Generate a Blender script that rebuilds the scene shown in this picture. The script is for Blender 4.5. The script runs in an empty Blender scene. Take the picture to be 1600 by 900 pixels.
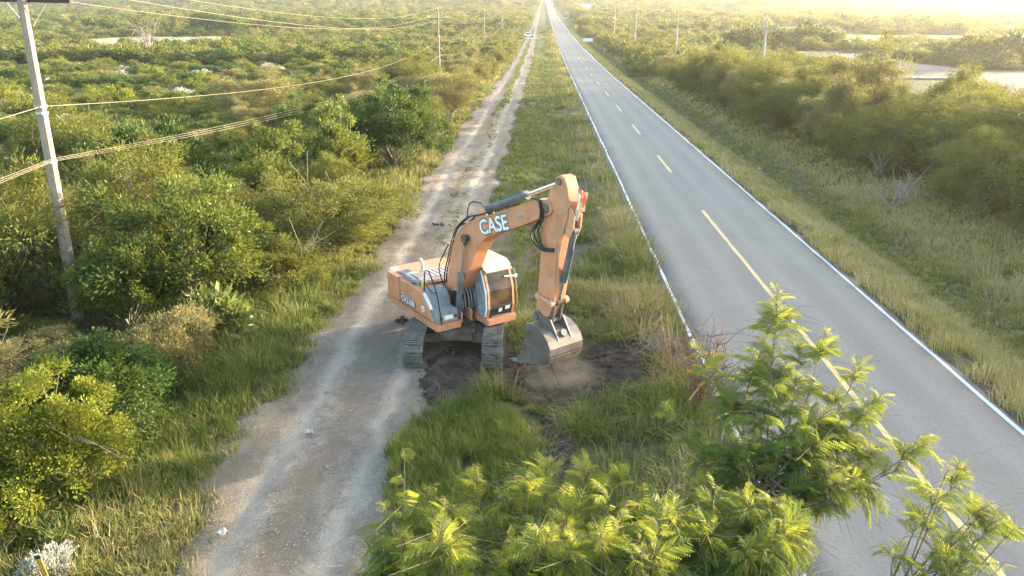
import bpy, bmesh, math, random
import numpy as np
from mathutils import Vector, Matrix
R = math.radians
random.seed(7)
rng = np.random.RandomState(11)
S = bpy.context.scene
COL = S.collection

# ------------------------------------------------------------------ camera, sky, sun, exposure
FPX = 1200.0                       # focal length in pixels of a 1600 px wide frame
PITCH = math.atan(425 / FPX)
YAW = R(2.2)
CAMH = 10.05
SUN_AZ, SUN_EL = R(60), R(7.8)     # azimuth from +Y (road direction) towards +X
cd = bpy.data.cameras.new('camera')
cam = bpy.data.objects.new('camera', cd); COL.objects.link(cam)
cd.sensor_width = 36; cd.lens = 36 * FPX / 1600
cd.clip_start = 0.1; cd.clip_end = 20000
FW = Vector((-math.sin(YAW) * math.cos(PITCH), math.cos(YAW) * math.cos(PITCH), -math.sin(PITCH)))
cam.location = (0, 0, CAMH)
cam.rotation_euler = FW.to_track_quat('-Z', 'Y').to_euler()
S.camera = cam

world = bpy.data.worlds.new('World'); S.world = world; world.use_nodes = True
nt = world.node_tree; nt.nodes.clear()
sky = nt.nodes.new('ShaderNodeTexSky'); sky.sky_type = 'NISHITA'; sky.sun_disc = False
sky.sun_elevation = SUN_EL; sky.sun_rotation = SUN_AZ
sky.air_density = 1.0; sky.dust_density = 2.5; sky.ozone_density = 1.0
bg = nt.nodes.new('ShaderNodeBackground'); bg.inputs[1].default_value = 0.15
ow = nt.nodes.new('ShaderNodeOutputWorld')
nt.links.new(sky.outputs[0], bg.inputs[0]); nt.links.new(bg.outputs[0], ow.inputs[0])
sl = bpy.data.lights.new('sun', 'SUN'); sl.energy = 3.3; sl.angle = R(1.0); sl.color = (1.0, 0.84, 0.62)
sun = bpy.data.objects.new('sun', sl); COL.objects.link(sun)
sd = Vector((math.sin(SUN_AZ) * math.cos(SUN_EL), math.cos(SUN_AZ) * math.cos(SUN_EL), math.sin(SUN_EL)))
sun.rotation_euler = (-sd).to_track_quat('-Z', 'Y').to_euler(); sun.location = (40, 30, 40)
S.view_settings.view_transform = 'Standard'; S.view_settings.look = 'None'
S.view_settings.gamma = 1.0; S.view_settings.exposure = 3.2
S.render.engine = 'CYCLES'
S.cycles.use_denoising = True; S.cycles.denoising_prefilter = 'NONE'
S.cycles.max_bounces = 6; S.cycles.diffuse_bounces = 3; S.cycles.transmission_bounces = 3
S.cycles.volume_bounces = 0; S.cycles.transparent_max_bounces = 6

# ------------------------------------------------------------------ helpers
_RT = Vector((math.cos(YAW), math.sin(YAW), 0)); _UP = _RT.cross(FW)
def ray(px, py): return FW + _RT * ((px - 800) / FPX) - _UP * ((py - 450) / FPX)
def ground_at(px, py, z=0.0):                   # design-time survey: pixel of the 1600x900 photo -> place on the ground
    d = ray(px, py); t = (z - CAMH) / d.z
    return Vector((0, 0, CAMH)) + d * t
def point_at(px, py, depth): return Vector((0, 0, CAMH)) + ray(px, py) * depth

def tag(o, label=None, cat=None, group=None, kind=None):
    if label: o['label'] = label
    if cat: o['category'] = cat
    if group: o['group'] = group
    if kind: o['kind'] = kind
    return o
def link(name, me, mat=None, parent=None):
    if mat is not None and len(me.materials) == 0: me.materials.append(mat)
    o = bpy.data.objects.new(name, me); COL.objects.link(o)
    if parent is not None: o.parent = parent
    return o
def empty(name, loc=(0, 0, 0), rz=0):
    o = bpy.data.objects.new(name, None); COL.objects.link(o)
    o.location = loc; o.rotation_euler = (0, 0, rz); o.empty_display_size = 0.3
    return o
def bm_obj(name, bm, mat, parent=None, smooth=False):
    me = bpy.data.meshes.new(name)
    bmesh.ops.recalc_face_normals(bm, faces=bm.faces)
    bm.to_mesh(me); bm.free()
    if smooth:
        me.polygons.foreach_set('use_smooth', [True] * len(me.polygons))
    return link(name, me, mat, parent)
def np_mesh(name, verts, faces, attrs=None, smooth=False):
    """faces: list of (n,k) int arrays"""
    me = bpy.data.meshes.new(name)
    verts = np.asarray(verts, np.float32)
    tot = [np.asarray(f, np.int32) for f in faces if len(f)]
    me.vertices.add(len(verts)); me.vertices.foreach_set('co', verts.ravel())
    lv = np.concatenate([f.ravel() for f in tot])
    cnt = np.concatenate([np.full(len(f), f.shape[1], np.int32) for f in tot])
    st = np.concatenate([[0], np.cumsum(cnt)[:-1]]).astype(np.int32)
    me.loops.add(len(lv)); me.loops.foreach_set('vertex_index', lv)
    me.polygons.add(len(cnt)); me.polygons.foreach_set('loop_start', st)
    if smooth: me.polygons.foreach_set('use_smooth', np.ones(len(cnt), bool))
    for k, v in (attrs or {}).items():
        a = me.attributes.new(k, 'FLOAT', 'POINT'); a.data.foreach_set('value', np.asarray(v, np.float32))
    me.update(calc_edges=True)
    return me
def _lat(ix, iy, seed):
    n = (ix * 374761393 + iy * 668265263 + seed * 1274126177) & 0xffffffff
    n = ((n ^ (n >> 13)) * 1274126177) & 0xffffffff
    return ((n ^ (n >> 16)) & 0xffff) / 65535.0
def vnoise(x, y, seed=0):
    x = np.asarray(x, float); y = np.asarray(y, float)
    ix = np.floor(x).astype(np.int64); iy = np.floor(y).astype(np.int64)
    fx = x - ix; fy = y - iy; fx = fx * fx * (3 - 2 * fx); fy = fy * fy * (3 - 2 * fy)
    a = _lat(ix, iy, seed); b = _lat(ix + 1, iy, seed); c = _lat(ix, iy + 1, seed); d = _lat(ix + 1, iy + 1, seed)
    return (a * (1 - fx) + b * fx) * (1 - fy) + (c * (1 - fx) + d * fx) * fy
def fbm(x, y, seed=0, o=3):
    s = 0; a = 0.5; t = 0
    for i in range(o):
        s = s + a * vnoise(np.asarray(x) * 2 ** i, np.asarray(y) * 2 ** i, seed + i); t += a; a *= 0.5
    return s / t
def smooth(a, b, x):
    t = np.clip((np.asarray(x, float) - a) / (b - a), 0, 1); return t * t * (3 - 2 * t)

# ---- materials
def new_mat(name):
    m = bpy.data.materials.new(name); m.use_nodes = True; n = m.node_tree; n.nodes.clear()
    o = n.nodes.new('ShaderNodeOutputMaterial'); return m, n, o
def N(nt, t, **kw):
    n = nt.nodes.new(t)
    for k, v in kw.items():
        if k.startswith('i_'): n.inputs[int(k[2:])].default_value = v
        else: setattr(n, k, v)
    return n
def ramp(nt, src, stops, interp='LINEAR'):
    r = nt.nodes.new('ShaderNodeValToRGB'); r.color_ramp.interpolation = interp
    e = r.color_ramp.elements
    while len(e) < len(stops): e.new(0.5)
    for q, (p, c) in zip(e, stops):
        q.position = p; q.color = (c[0], c[1], c[2], 1)
    nt.links.new(src, r.inputs[0]); return r.outputs[0]
def noise(nt, vec, scale, detail=4, rough=0.55, dist=0.0):
    n = nt.nodes.new('ShaderNodeTexNoise'); n.inputs['Scale'].default_value = scale
    n.inputs['Detail'].default_value = detail; n.inputs['Roughness'].default_value = rough
    n.inputs['Distortion'].default_value = dist
    nt.links.new(vec, n.inputs['Vector']); return n.outputs[0]
def mixc(nt, fac, a, b):
    m = nt.nodes.new('ShaderNodeMix'); m.data_type = 'RGBA'
    if hasattr(fac, 'links'): nt.links.new(fac, m.inputs[0])
    else: m.inputs[0].default_value = fac
    for s, i in ((a, 6), (b, 7)):
        if hasattr(s, 'links'): nt.links.new(s, m.inputs[i])
        else: m.inputs[i].default_value = (s[0], s[1], s[2], 1)
    return m.outputs[2]
def math_n(nt, op, a, b=0.0, c=None):
    m = nt.nodes.new('ShaderNodeMath'); m.operation = op
    for s, i in ((a, 0), (b, 1), (c, 2)):
        if s is None: continue
        if hasattr(s, 'links'): nt.links.new(s, m.inputs[i])
        else: m.inputs[i].default_value = s
    return m.outputs[0]
def coords(nt): return nt.nodes.new('ShaderNodeTexCoord').outputs['Object']
def finish(nt, out, col, rough=0.8, metal=0.0, bump=None, bstr=0.3, bdist=0.02, spec=0.3):
    p = nt.nodes.new('ShaderNodeBsdfPrincipled')
    if hasattr(col, 'links'): nt.links.new(col, p.inputs['Base Color'])
    else: p.inputs['Base Color'].default_value = (*col, 1)
    if hasattr(rough, 'links'): nt.links.new(rough, p.inputs['Roughness'])
    else: p.inputs['Roughness'].default_value = rough
    p.inputs['Metallic'].default_value = metal
    p.inputs['Specular IOR Level'].default_value = spec
    if bump is not None:
        b = nt.nodes.new('ShaderNodeBump'); b.inputs['Strength'].default_value = bstr
        b.inputs['Distance'].default_value = bdist
        nt.links.new(bump, b.inputs['Height']); nt.links.new(b.outputs[0], p.inputs['Normal'])
    nt.links.new(p.outputs[0], out.inputs[0]); return p
def worn(name, c1, c2, scale=3.0, rough=0.6, metal=0.0, grime=None, gscale=1.2, bstr=0.15, spec=0.3):
    """paint or metal: two tones of noise, plus blotches of grime"""
    m, t, o = new_mat(name); v = coords(t)
    n1 = noise(t, v, scale, 6, 0.65)
    c = ramp(t, n1, [(0.35, c1), (0.68, c2)])
    if grime:
        n2 = noise(t, v, gscale, 7, 0.7, 0.4)
        f = ramp(t, n2, [(0.50, (0, 0, 0)), (0.72, (0.85, 0.85, 0.85))])
        c = mixc(t, f, c, grime)
        n3 = noise(t, v, gscale * 9, 5, 0.8, 0.2)
        c = mixc(t, ramp(t, n3, [(0.60, (0, 0, 0)), (0.72, (0.7, 0.7, 0.7))]), c, tuple(q * 0.45 for q in grime))
        mp = N(t, 'ShaderNodeMapping'); mp.inputs['Scale'].default_value = (1, 1, 0.12); t.links.new(v, mp.inputs[0])
        n4 = noise(t, mp.outputs[0], gscale * 6, 4, 0.7)
        c = mixc(t, ramp(t, n4, [(0.56, (0, 0, 0)), (0.74, (0.55, 0.55, 0.55))]), c, tuple(q * 1.35 for q in grime))
    finish(t, o, c, rough, metal, n1, bstr, 0.01, spec); return m
def leaf_mat(name, stops, trans=0.35, tcol=None):
    m, t, o = new_mat(name)
    a = N(t, 'ShaderNodeAttribute', attribute_name='tone')
    oi = t.nodes.new('ShaderNodeObjectInfo')
    jit = math_n(t, 'MULTIPLY_ADD', oi.outputs['Random'], 0.24, -0.12)
    f = math_n(t, 'ADD', a.outputs['Fac'], jit)
    c = ramp(t, f, stops)
    d = N(t, 'ShaderNodeBsdfPrincipled'); d.inputs['Roughness'].default_value = 0.6
    d.inputs['Specular IOR Level'].default_value = 0.25
    t.links.new(c, d.inputs['Base Color'])
    tr = N(t, 'ShaderNodeBsdfTranslucent')
    tc = mixc(t, 0.5, c, tcol or (0.25, 0.24, 0.03)); t.links.new(tc, tr.inputs[0])
    mx = N(t, 'ShaderNodeMixShader'); mx.inputs[0].default_value = trans
    t.links.new(d.outputs[0], mx.inputs[1]); t.links.new(tr.outputs[0], mx.inputs[2])
    t.links.new(mx.outputs[0], o.inputs[0]); return m

# ------------------------------------------------------------------ terrain height
_RY = np.array([-500, 0, 150, 250, 365, 730, 1095, 1990, 3600]); _RZ = np.array([0, 0, 0, 0.7, 2.4, 10.6, 22.5, 52, 96])
def rise(x, y):
    x = np.asarray(x, float); y = np.asarray(y, float)
    ang = x / np.maximum(y, 30.0)
    f = np.interp(ang, [-0.9, -0.4, 0.05, 0.35, 0.6, 0.78], [0.95, 1.0, 1.0, 0.86, 0.66, 0.50])
    return np.interp(y, _RY, _RZ) * f
def height(x, y):
    x = np.asarray(x, float); y = np.asarray(y, float)
    z = rise(x, y)
    z = z - 0.38 * np.exp(-((x - 1.6) / 1.7) ** 2)                     # shallow ditch between track and road
    z = z - 0.95 * np.exp(-((x - 17.6) / 2.6) ** 2) * smooth(13, 15, x)  # ditch right of the road
    z = z - 0.25 * smooth(12.9, 14.5, x)
    z = z - 0.50 * np.exp(-(((x - 0.3) / 1.2) ** 2 + ((y - 20.2) / 0.9) ** 2)) + 0.16 * np.exp(-(((x - 2.7) / 1.3) ** 2 + ((y - 21.9) / 1.0) ** 2))
    off = np.maximum(smooth(-8.5, -11, x), smooth(19, 24, x))
    z = z + off * (fbm(x / 9, y / 9, 5) - 0.5) * 0.5
    return z
def hz(x, y): return float(height(x, y))

def axis(parts):
    out = []
    for a, b, n in parts: out += list(np.linspace(a, b, n, endpoint=False))
    return np.array(out + [parts[-1][1]])
ys = list(axis([(-60, 0, 30), (0, 60, 150), (60, 120, 80)])); st = 0.8
while ys[-1] < 3500: st *= 1.05; ys.append(ys[-1] + st)
YS = np.array(ys)
def geo(a, b, s, g):
    o = [a]
    while abs(o[-1]) < abs(b): o.append(o[-1] + math.copysign(s, b - a)); s *= g
    return o
XS = np.array(sorted(set(np.round(geo(-12, -3200, 0.7, 1.075)[1:] + list(np.linspace(-12, 24, 109)) + geo(24, 3200, 0.7, 1.075)[1:], 4))))
def sheet(name, xs, yy, zf, mat, attrs=None):
    X, Y = np.meshgrid(xs, yy); Z = zf(X, Y)
    V = np.stack([X, Y, Z], -1).reshape(-1, 3)
    nx = len(xs); ny = len(yy)
    i = (np.arange(ny - 1)[:, None] * nx + np.arange(nx - 1)[None]).ravel()
    F = np.stack([i, i + 1, i + nx + 1, i + nx], 1)
    return link(name, np_mesh(name, V, [F], attrs, True), mat)

# ground material: soil / turf / far scrub colours by place
m, t, o = new_mat('soil_and_turf'); v = coords(t)
sx = N(t, 'ShaderNodeSeparateXYZ'); t.links.new(v, sx.inputs[0])
n1 = noise(t, v, 0.35, 6, 0.6); n2 = noise(t, v, 3.5, 6, 0.7); n3 = noise(t, v, 0.02, 5, 0.6)
soil = ramp(t, n2, [(0.3, (0.080, 0.060, 0.044)), (0.7, (0.165, 0.13, 0.098))])
turf = ramp(t, n2, [(0.3, (0.045, 0.055, 0.018)), (0.7, (0.12, 0.115, 0.045))])
g = mixc(t, ramp(t, n1, [(0.42, (0, 0, 0)), (0.56, (1, 1, 1))]), soil, turf)
fd = ramp(t, n3, [(0.3, (0.07, 0.085, 0.03)), (0.55, (0.095, 0.10, 0.04)), (0.75, (0.13, 0.12, 0.06))])
fmix = ramp(t, math_n(t, 'MULTIPLY', sx.outputs[1], 1 / 300.0), [(0.2, (0, 0, 0)), (0.6, (1, 1, 1))])
g = mixc(t, fmix, g, fd)
finish(t, o, g, 0.95, 0, n2, 0.6, 0.06, 0.1); MAT_GROUND = m
def zg(X, Y):
    z = height(X, Y)
    u = np.maximum(0.9 * smooth(4.2, 4.9, X) * smooth(13.3, 12.6, X), 0.0 * X)
    w = smooth(-7.3, -6.5, X) * smooth(-3.1, -3.8, X) * smooth(170, 130, Y)
    return z - 0.06 * u - 0.14 * w - 0.03 * smooth(-7.3, -6.5, X) * smooth(-3.1, -3.8, X)
tag(sheet('ground', XS, YS, zg, MAT_GROUND), kind='structure')

# road
m, t, o = new_mat('asphalt'); v = coords(t)
sx = N(t, 'ShaderNodeSeparateXYZ'); t.links.new(v, sx.inputs[0])
mp = N(t, 'ShaderNodeMapping'); mp.inputs['Scale'].default_value = (1.0, 0.12, 1); t.links.new(v, mp.inputs[0])
na = noise(t, v, 55, 3, 0.7); nb = noise(t, mp.outputs[0], 0.9, 5, 0.6, 0.3); nc = noise(t, v, 0.35, 5, 0.6)
c = ramp(t, na, [(0.25, (0.103, 0.099, 0.093)), (0.75, (0.201, 0.190, 0.175))])
c = mixc(t, ramp(t, nb, [(0.40, (0, 0, 0)), (0.65, (0.6, 0.6, 0.6))]), c, (0.196, 0.184, 0.167))
c = mixc(t, ramp(t, nc, [(0.5, (0, 0, 0)), (0.72, (0.5, 0.5, 0.5))]), c, (0.129, 0.123, 0.115))
wp = math_n(t, 'ABSOLUTE', math_n(t, 'SUBTRACT', math_n(t, 'ABSOLUTE', math_n(t, 'SUBTRACT', math_n(t, 'ABSOLUTE', math_n(t, 'SUBTRACT', sx.outputs[0], 8.72)), 1.85)), 0.80))
c = mixc(t, ramp(t, math_n(t, 'ADD', wp, math_n(t, 'MULTIPLY', math_n(t, 'SUBTRACT', nb, 0.5), 0.6)), [(0.05, (0.45, 0.45, 0.45)), (0.55, (0, 0, 0))]), c, (0.221, 0.208, 0.188))
ng = noise(t, v, 17, 4, 0.8)
c = mixc(t, ramp(t, ng, [(0.36, (0.6, 0.6, 0.6)), (0.48, (0, 0, 0))]), c, (0.088, 0.084, 0.080))
c = mixc(t, ramp(t, ng, [(0.60, (0, 0, 0)), (0.70, (0.5, 0.5, 0.5))]), c, (0.278, 0.262, 0.237))
vo = N(t, 'ShaderNodeTexVoronoi', feature='DISTANCE_TO_EDGE'); vo.inputs['Scale'].default_value = 0.23
vd = N(t, 'ShaderNodeVectorMath', operation='ADD'); t.links.new(v, vd.inputs[0])
nw = N(t, 'ShaderNodeTexNoise'); nw.inputs['Scale'].default_value = 1.5; nw.inputs['Detail'].default_value = 4; t.links.new(v, nw.inputs['Vector'])
t.links.new(nw.outputs['Color'], vd.inputs[1]); t.links.new(vd.outputs[0], vo.inputs['Vector'])
crk = ramp(t, vo.outputs['Distance'], [(0.0, (0.227, 0.218, 0.205)), (0.005, (0, 0, 0))])
c = mixc(t, crk, c, (0.062, 0.059, 0.056))
finish(t, o, c, 0.75, 0, na, 0.25, 0.01, 0.35); MAT_ASPH = m
def edge(y, s): return (fbm(y / 1.3, y * 0 + s, 3 + s) - 0.5) * 0.22
def road_sheet():
    u = np.linspace(0, 1, 9)
    Y = YS[YS > -55]; yf = []
    for a, b in zip(Y[:-1], Y[1:]):
        k = 3 if a < 120 else 1
        yf += list(np.linspace(a, b, k, endpoint=False))
    Y = np.array(yf)
    L = 4.78 + edge(Y, 1); Rr = 12.60 + edge(Y, 2)
    X = L[:, None] + (Rr - L)[:, None] * u[None]
    YY = np.repeat(Y[:, None], 9, 1)
    Z = rise(X, YY) + 0.03 * (1 - ((X - 8.7) / 3.8) ** 2) + 0.012
    nx = 9; ny = len(Y)
    V = np.stack([X, YY, Z], -1).reshape(-1, 3)
    # skirt down both sides: the slab has thickness
    bl = np.stack([L - 0.03, Y, rise(L, Y) - 0.10], 1); br = np.stack([Rr + 0.03, Y, rise(Rr, Y) - 0.10], 1)
    i = (np.arange(ny - 1)[:, None] * nx + np.arange(nx - 1)[None]).ravel()
    F = np.stack([i, i + 1, i + nx + 1, i + nx], 1)
    b0 = len(V); k = np.arange(ny - 1)
    F2 = np.stack([b0 + k, k * nx, (k + 1) * nx, b0 + k + 1], 1)
    b1 = b0 + ny
    F3 = np.stack([k * nx + nx - 1, b1 + k, b1 + k + 1, (k + 1) * nx + nx - 1], 1)
    return link('road', np_mesh('road', np.concatenate([V, bl, br]), [F, F2, F3], None, True), MAT_ASPH)
tag(road_sheet(), kind='structure')
def paint(name, col):
    m, t, o = new_mat(name); v = coords(t)
    n = noise(t, v, 9, 6, 0.75); n2 = noise(t, v, 1.1, 4, 0.6)
    f = ramp(t, math_n(t, 'MULTIPLY', math_n(t, 'ADD', n, n2), 0.5), [(0.27, (0.18, 0.18, 0.18)), (0.37, col)])
    finish(t, o, f, 0.6, 0, n, 0.1, 0.004); return m
WHITE_P = paint('worn_white_paint', (0.56, 0.57, 0.58)); YEL_P = paint('worn_yellow_paint', (0.52, 0.39, 0.17))
def stripe(x, y0, y1, w, mat, jit=0.0):
    n = max(2, int(min((y1 - y0) / 0.4, 900)))
    Y = y0 + (y1 - y0) * (np.linspace(0, 1, n) ** (1.0 if y1 < 200 else 2.2))
    xx = x + (fbm(Y / 2.0, Y * 0, 17) - 0.5) * jit
    ww = w * (1 + (fbm(Y / 0.7, Y * 0 + 5, 23) - 0.5) * 0.5)
    X = np.stack([xx - ww / 2, xx + ww / 2], 1); YY = np.stack([Y, Y], 1)
    Z = rise(X, YY) + 0.03 * (1 - ((X - 8.7) / 3.8) ** 2) + 0.019
    V = np.stack([X, YY, Z], -1).reshape(-1, 3); k = np.arange(n - 1) * 2
    return V, np.stack([k, k + 1, k + 3, k + 2], 1)
def markings(name, parts, mat):
    Vs, Fs, b = [], [], 0
    for V, F in parts: Vs.append(V); Fs.append(F + b); b += len(V)
    tag(link(name, np_mesh(name, np.concatenate(Vs), Fs), mat), kind='structure')
markings('road_edge_lines', [stripe(5.06, -50, 199, 0.115, WHITE_P, 0.10), stripe(12.38, -50, 199, 0.135, WHITE_P, 0.06),
                             stripe(5.06, 199, 2200, 0.2, WHITE_P), stripe(12.38, 199, 2200, 0.2, WHITE_P)], WHITE_P)
dash = [stripe(8.82, -50, 41.3, 0.17, YEL_P, 0.05)]
y = 52.2
while y < 700: dash.append(stripe(8.82, y, y + 6.6, 0.17, YEL_P)); y += 17.6
markings('road_centre_line', dash, YEL_P)

# dirt track
m, t, o = new_mat('packed_dirt'); v = coords(t)
sx = N(t, 'ShaderNodeSeparateXYZ'); t.links.new(v, sx.inputs[0])
mp = N(t, 'ShaderNodeMapping'); mp.inputs['Scale'].default_value = (1.0, 0.22, 1); t.links.new(v, mp.inputs[0])
n1 = noise(t, mp.outputs[0], 1.1, 6, 0.62, 0.5); n2 = noise(t, v, 14, 5, 0.75); n3 = noise(t, v, 0.5, 5, 0.6); n4 = noise(t, v, 60, 2, 0.7)
c = ramp(t, n1, [(0.32, (0.184, 0.157, 0.128)), (0.50, (0.291, 0.255, 0.212)), (0.66, (0.398, 0.357, 0.302))])
c = mixc(t, ramp(t, n2, [(0.35, (0.55, 0.55, 0.55)), (0.6, (0, 0, 0))]), c, (0.194, 0.155, 0.117))
n5 = noise(t, v, 26, 3, 0.8)
c = mixc(t, ramp(t, n5, [(0.36, (0.75, 0.75, 0.75)), (0.46, (0, 0, 0))]), c, (0.143, 0.120, 0.096))
c = mixc(t, ramp(t, n5, [(0.58, (0, 0, 0)), (0.68, (0.7, 0.7, 0.7))]), c, (0.469, 0.431, 0.369))
n6 = noise(t, v, 2.6, 5, 0.7, 0.8)
c = mixc(t, ramp(t, n6, [(0.46, (0, 0, 0)), (0.60, (0.65, 0.65, 0.65))]), c, (0.204, 0.169, 0.133))
rut = math_n(t, 'ADD', sx.outputs[0], math_n(t, 'MULTIPLY', n3, 1.4))
def band(c0, w):
    d = math_n(t, 'ABSOLUTE', math_n(t, 'SUBTRACT', rut, c0)); return ramp(t, d, [(0.0, (0.75, 0.75, 0.75)), (w, (0, 0, 0))])
ea = N(t, 'ShaderNodeAttribute', attribute_name='edge')
ef = ramp(t, math_n(t, 'ADD', ea.outputs['Fac'], math_n(t, 'MULTIPLY', math_n(t, 'SUBTRACT', n2, 0.5), 0.9)), [(0.12, (0.85, 0.85, 0.85)), (0.55, (0, 0, 0))])
c = mixc(t, band(-5.45, 0.42), c, (0.439, 0.397, 0.337))
c = mixc(t, band(-3.35, 0.36), c, (0.428, 0.386, 0.326))
c = mixc(t, band(-4.5, 0.42), c, (0.204, 0.162, 0.122))
c = mixc(t, ef, c, (0.184, 0.137, 0.097))
hb = math_n(t, 'ADD', n2, math_n(t, 'MULTIPLY', n4, 0.5))
fy = ramp(t, math_n(t, 'MULTIPLY', sx.outputs[1], 1 / 200.0), [(0.25, (0, 0, 0)), (0.6, (0.6, 0.6, 0.6))])
c = mixc(t, fy, c, (0.185, 0.165, 0.14))
finish(t, o, c, 0.95, 0, math_n(t, 'ADD', hb, n5), 0.9, 0.06, 0.1); MAT_DIRT = m
def tl(y): return -7.75 + (fbm(y / 4.0, y * 0, 31) - 0.5) * 1.3 + (fbm(y / 0.7, y * 0, 33) - 0.5) * 0.5 + 0.9 * smooth(28, 14, y) * 0 + 1.0 * smooth(17, 10, y) + 0.7 * smooth(70, 160, y) + 0.5 * smooth(250, 400, y)
def tr(y): return -2.75 + (fbm(y / 3.0, y * 0 + 9, 37) - 0.5) * 1.1 + 0.3 * smooth(90, 110, y) - 0.5 * smooth(200, 380, y) + 0.2 * smooth(24, 20, y)
def track_sheet():
    u = np.linspace(0, 1, 41); Y = []
    yy = YS[(YS > -55) & (YS < 2000)]
    for a, b in zip(yy[:-1], yy[1:]): Y += list(np.linspace(a, b, 3 if a < 70 else 1, endpoint=False))
    Y = np.array(Y); L = tl(Y); Q = tr(Y)
    X = L[:, None] + (Q - L)[:, None] * u; YY = np.repeat(Y[:, None], 41, 1)
    e = smooth(0, 0.10, u) * smooth(1, 0.90, u)
    near = smooth(160, 90, YY)
    Z = height(X, YY) + 0.0 + 0.035 * e[None] + (fbm(X / 0.9, YY / 1.6, 41) - 0.5) * 0.10 * e[None] * near \
        - 0.05 * np.exp(-((X + 6.1 + 0.25 * np.sin(YY / 7)) / 0.28) ** 2) * near * e[None] - 0.05 * np.exp(-((X + 4.0 + 0.2 * np.sin(YY / 6 + 1)) / 0.25) ** 2) * near * e[None]
    Z[:, 0] -= 0.05; Z[:, -1] -= 0.05
    nx = 41; ny = len(Y)
    i = (np.arange(ny - 1)[:, None] * nx + np.arange(nx - 1)[None]).ravel()
    return link('dirt_track', np_mesh('dirt_track', np.stack([X, YY, Z], -1).reshape(-1, 3), [np.stack([i, i + 1, i + nx + 1, i + nx], 1)], {'edge': (np.minimum(u, 1 - u)[None] * (Q - L)[:, None] / 0.8).clip(0, 1).ravel()}, True), MAT_DIRT)
tag(track_sheet(), kind='structure')

# freshly dug soil round the excavator
m, t, o = new_mat('dug_soil'); v = coords(t)
n1 = noise(t, v, 1.6, 6, 0.65); n2 = noise(t, v, 16, 5, 0.7)
c = ramp(t, n1, [(0.3, (0.032, 0.025, 0.020)), (0.55, (0.066, 0.052, 0.043)), (0.75, (0.15, 0.124, 0.105))])
c = mixc(t, ramp(t, n2, [(0.45, (0, 0, 0)), (0.7, (0.5, 0.5, 0.5))]), c, (0.09, 0.073, 0.062))
finish(t, o, c, 0.95, 0, n2, 0.8, 0.06, 0.1); MAT_DUG = m
def dugmask(x, y):
    n = (fbm(np.asarray(x) / 1.3, np.asarray(y) / 1.3, 51) - 0.5) * 1.6 + (fbm(np.asarray(x) / 0.35, np.asarray(y) / 0.35, 53) - 0.5) * 1.0
    a = 1 - (((x + 2.45) / 1.0) ** 2 + ((y - 20.6) / 2.2) ** 2)          # under and before the machine
    b = 1 - (((x - 0.7) / 2.9) ** 2 + ((y - 20.9) / 1.6) ** 2)            # the hole under the bucket
    c_ = 1 - (((x - 2.9) / 1.5) ** 2 + ((y - 22.6) / 1.1) ** 2)
    d_ = 1 - (((x - 0.50) / 0.42) ** 2 + ((y - 17.2) / 2.2) ** 2)         # stony strip beside the green grass
    return np.maximum(np.maximum(a, b), np.maximum(c_, d_)) + n * 0.55
def dug_sheet():
    xs = np.linspace(-4.6, 5.0, 240); yy = np.linspace(14.0, 25.5, 280)
    X, Y = np.meshgrid(xs, yy); M = dugmask(X, Y)
    lift = smooth(-0.12, 0.25, M)
    Z = height(X, Y) - 0.10 + lift * (0.16 + (fbm(X / 0.5, Y / 0.5, 61, 4) - 0.5) * 0.34 + (fbm(X / 0.17, Y / 0.17, 63, 2) - 0.5) * 0.10)
    nx = len(xs); ny = len(yy); keep = (M > -0.16)
    i = (np.arange(ny - 1)[:, None] * nx + np.arange(nx - 1)[None]).ravel()
    F = np.stack([i, i + 1, i + nx + 1, i + nx], 1); kf = keep.ravel()[F].all(1); F = F[kf]
    used = np.unique(F); mp_ = np.full(nx * ny, -1); mp_[used] = np.arange(len(used))
    return link('dug_ground', np_mesh('dug_ground', np.stack([X, Y, Z], -1).reshape(-1, 3)[used], [mp_[F]], None, True), MAT_DUG)
tag(dug_sheet(), kind='structure')

# far fields on the right
def plain(name, stops, scale):
    m, t, o = new_mat(name); v = coords(t); n = noise(t, v, scale, 5, 0.6)
    finish(t, o, ramp(t, n, stops), 0.95, 0, None); return m
M_PLOUGH = plain('bare_field', [(0.3, (0.10, 0.072, 0.054)), (0.7, (0.14, 0.105, 0.08))], 0.2)
M_PALE = plain('pale_earth', [(0.3, (0.12, 0.112, 0.104)), (0.7, (0.17, 0.162, 0.152))], 0.3)
M_GREEN = plain('green_crop', [(0.3, (0.085, 0.12, 0.024)), (0.7, (0.13, 0.165, 0.04))], 0.1)
M_STRAW = plain('dry_pasture', [(0.3, (0.24, 0.20, 0.11)), (0.7, (0.32, 0.27, 0.16))], 0.1)
def field(name, x0, x1, y0, y1, mat, skew=0.0, lift=0.05):
    nx, ny = 40, 40
    u, w = np.meshgrid(np.linspace(0, 1, nx), np.linspace(0, 1, ny))
    Y = y0 + (y1 - y0) * w; X = x0 + (x1 - x0) * u + skew * (Y - y0)
    e = np.minimum(np.minimum(u, 1 - u), np.minimum(w, 1 - w))
    X = X + (fbm(X / 20, Y / 20, 71) - 0.5) * 6 * smooth(0.1, 0, e)
    Z = height(X, Y) + 0.25 + lift - 0.4 * (e < 1e-6)
    i = (np.arange(ny - 1)[:, None] * nx + np.arange(nx - 1)[None]).ravel()
    tag(link(name, np_mesh(name, np.stack([X, Y, Z], -1).reshape(-1, 3), [np.stack([i, i + 1, i + nx + 1, i + nx], 1)], None, True), mat), kind='structure')
field('bare_field', 68, 190, 72, 158, M_PLOUGH)
field('pale_clearing', 52, 84, 160, 235, M_PALE)
field('field_path', 60, 190, 139, 142.5, M_PALE, 0, 0.09)
field('farm_path', 78, 190, 121, 123.5, M_PALE, 0, 0.09)
field('green_field', 120, 300, 300, 370, M_GREEN)
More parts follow.
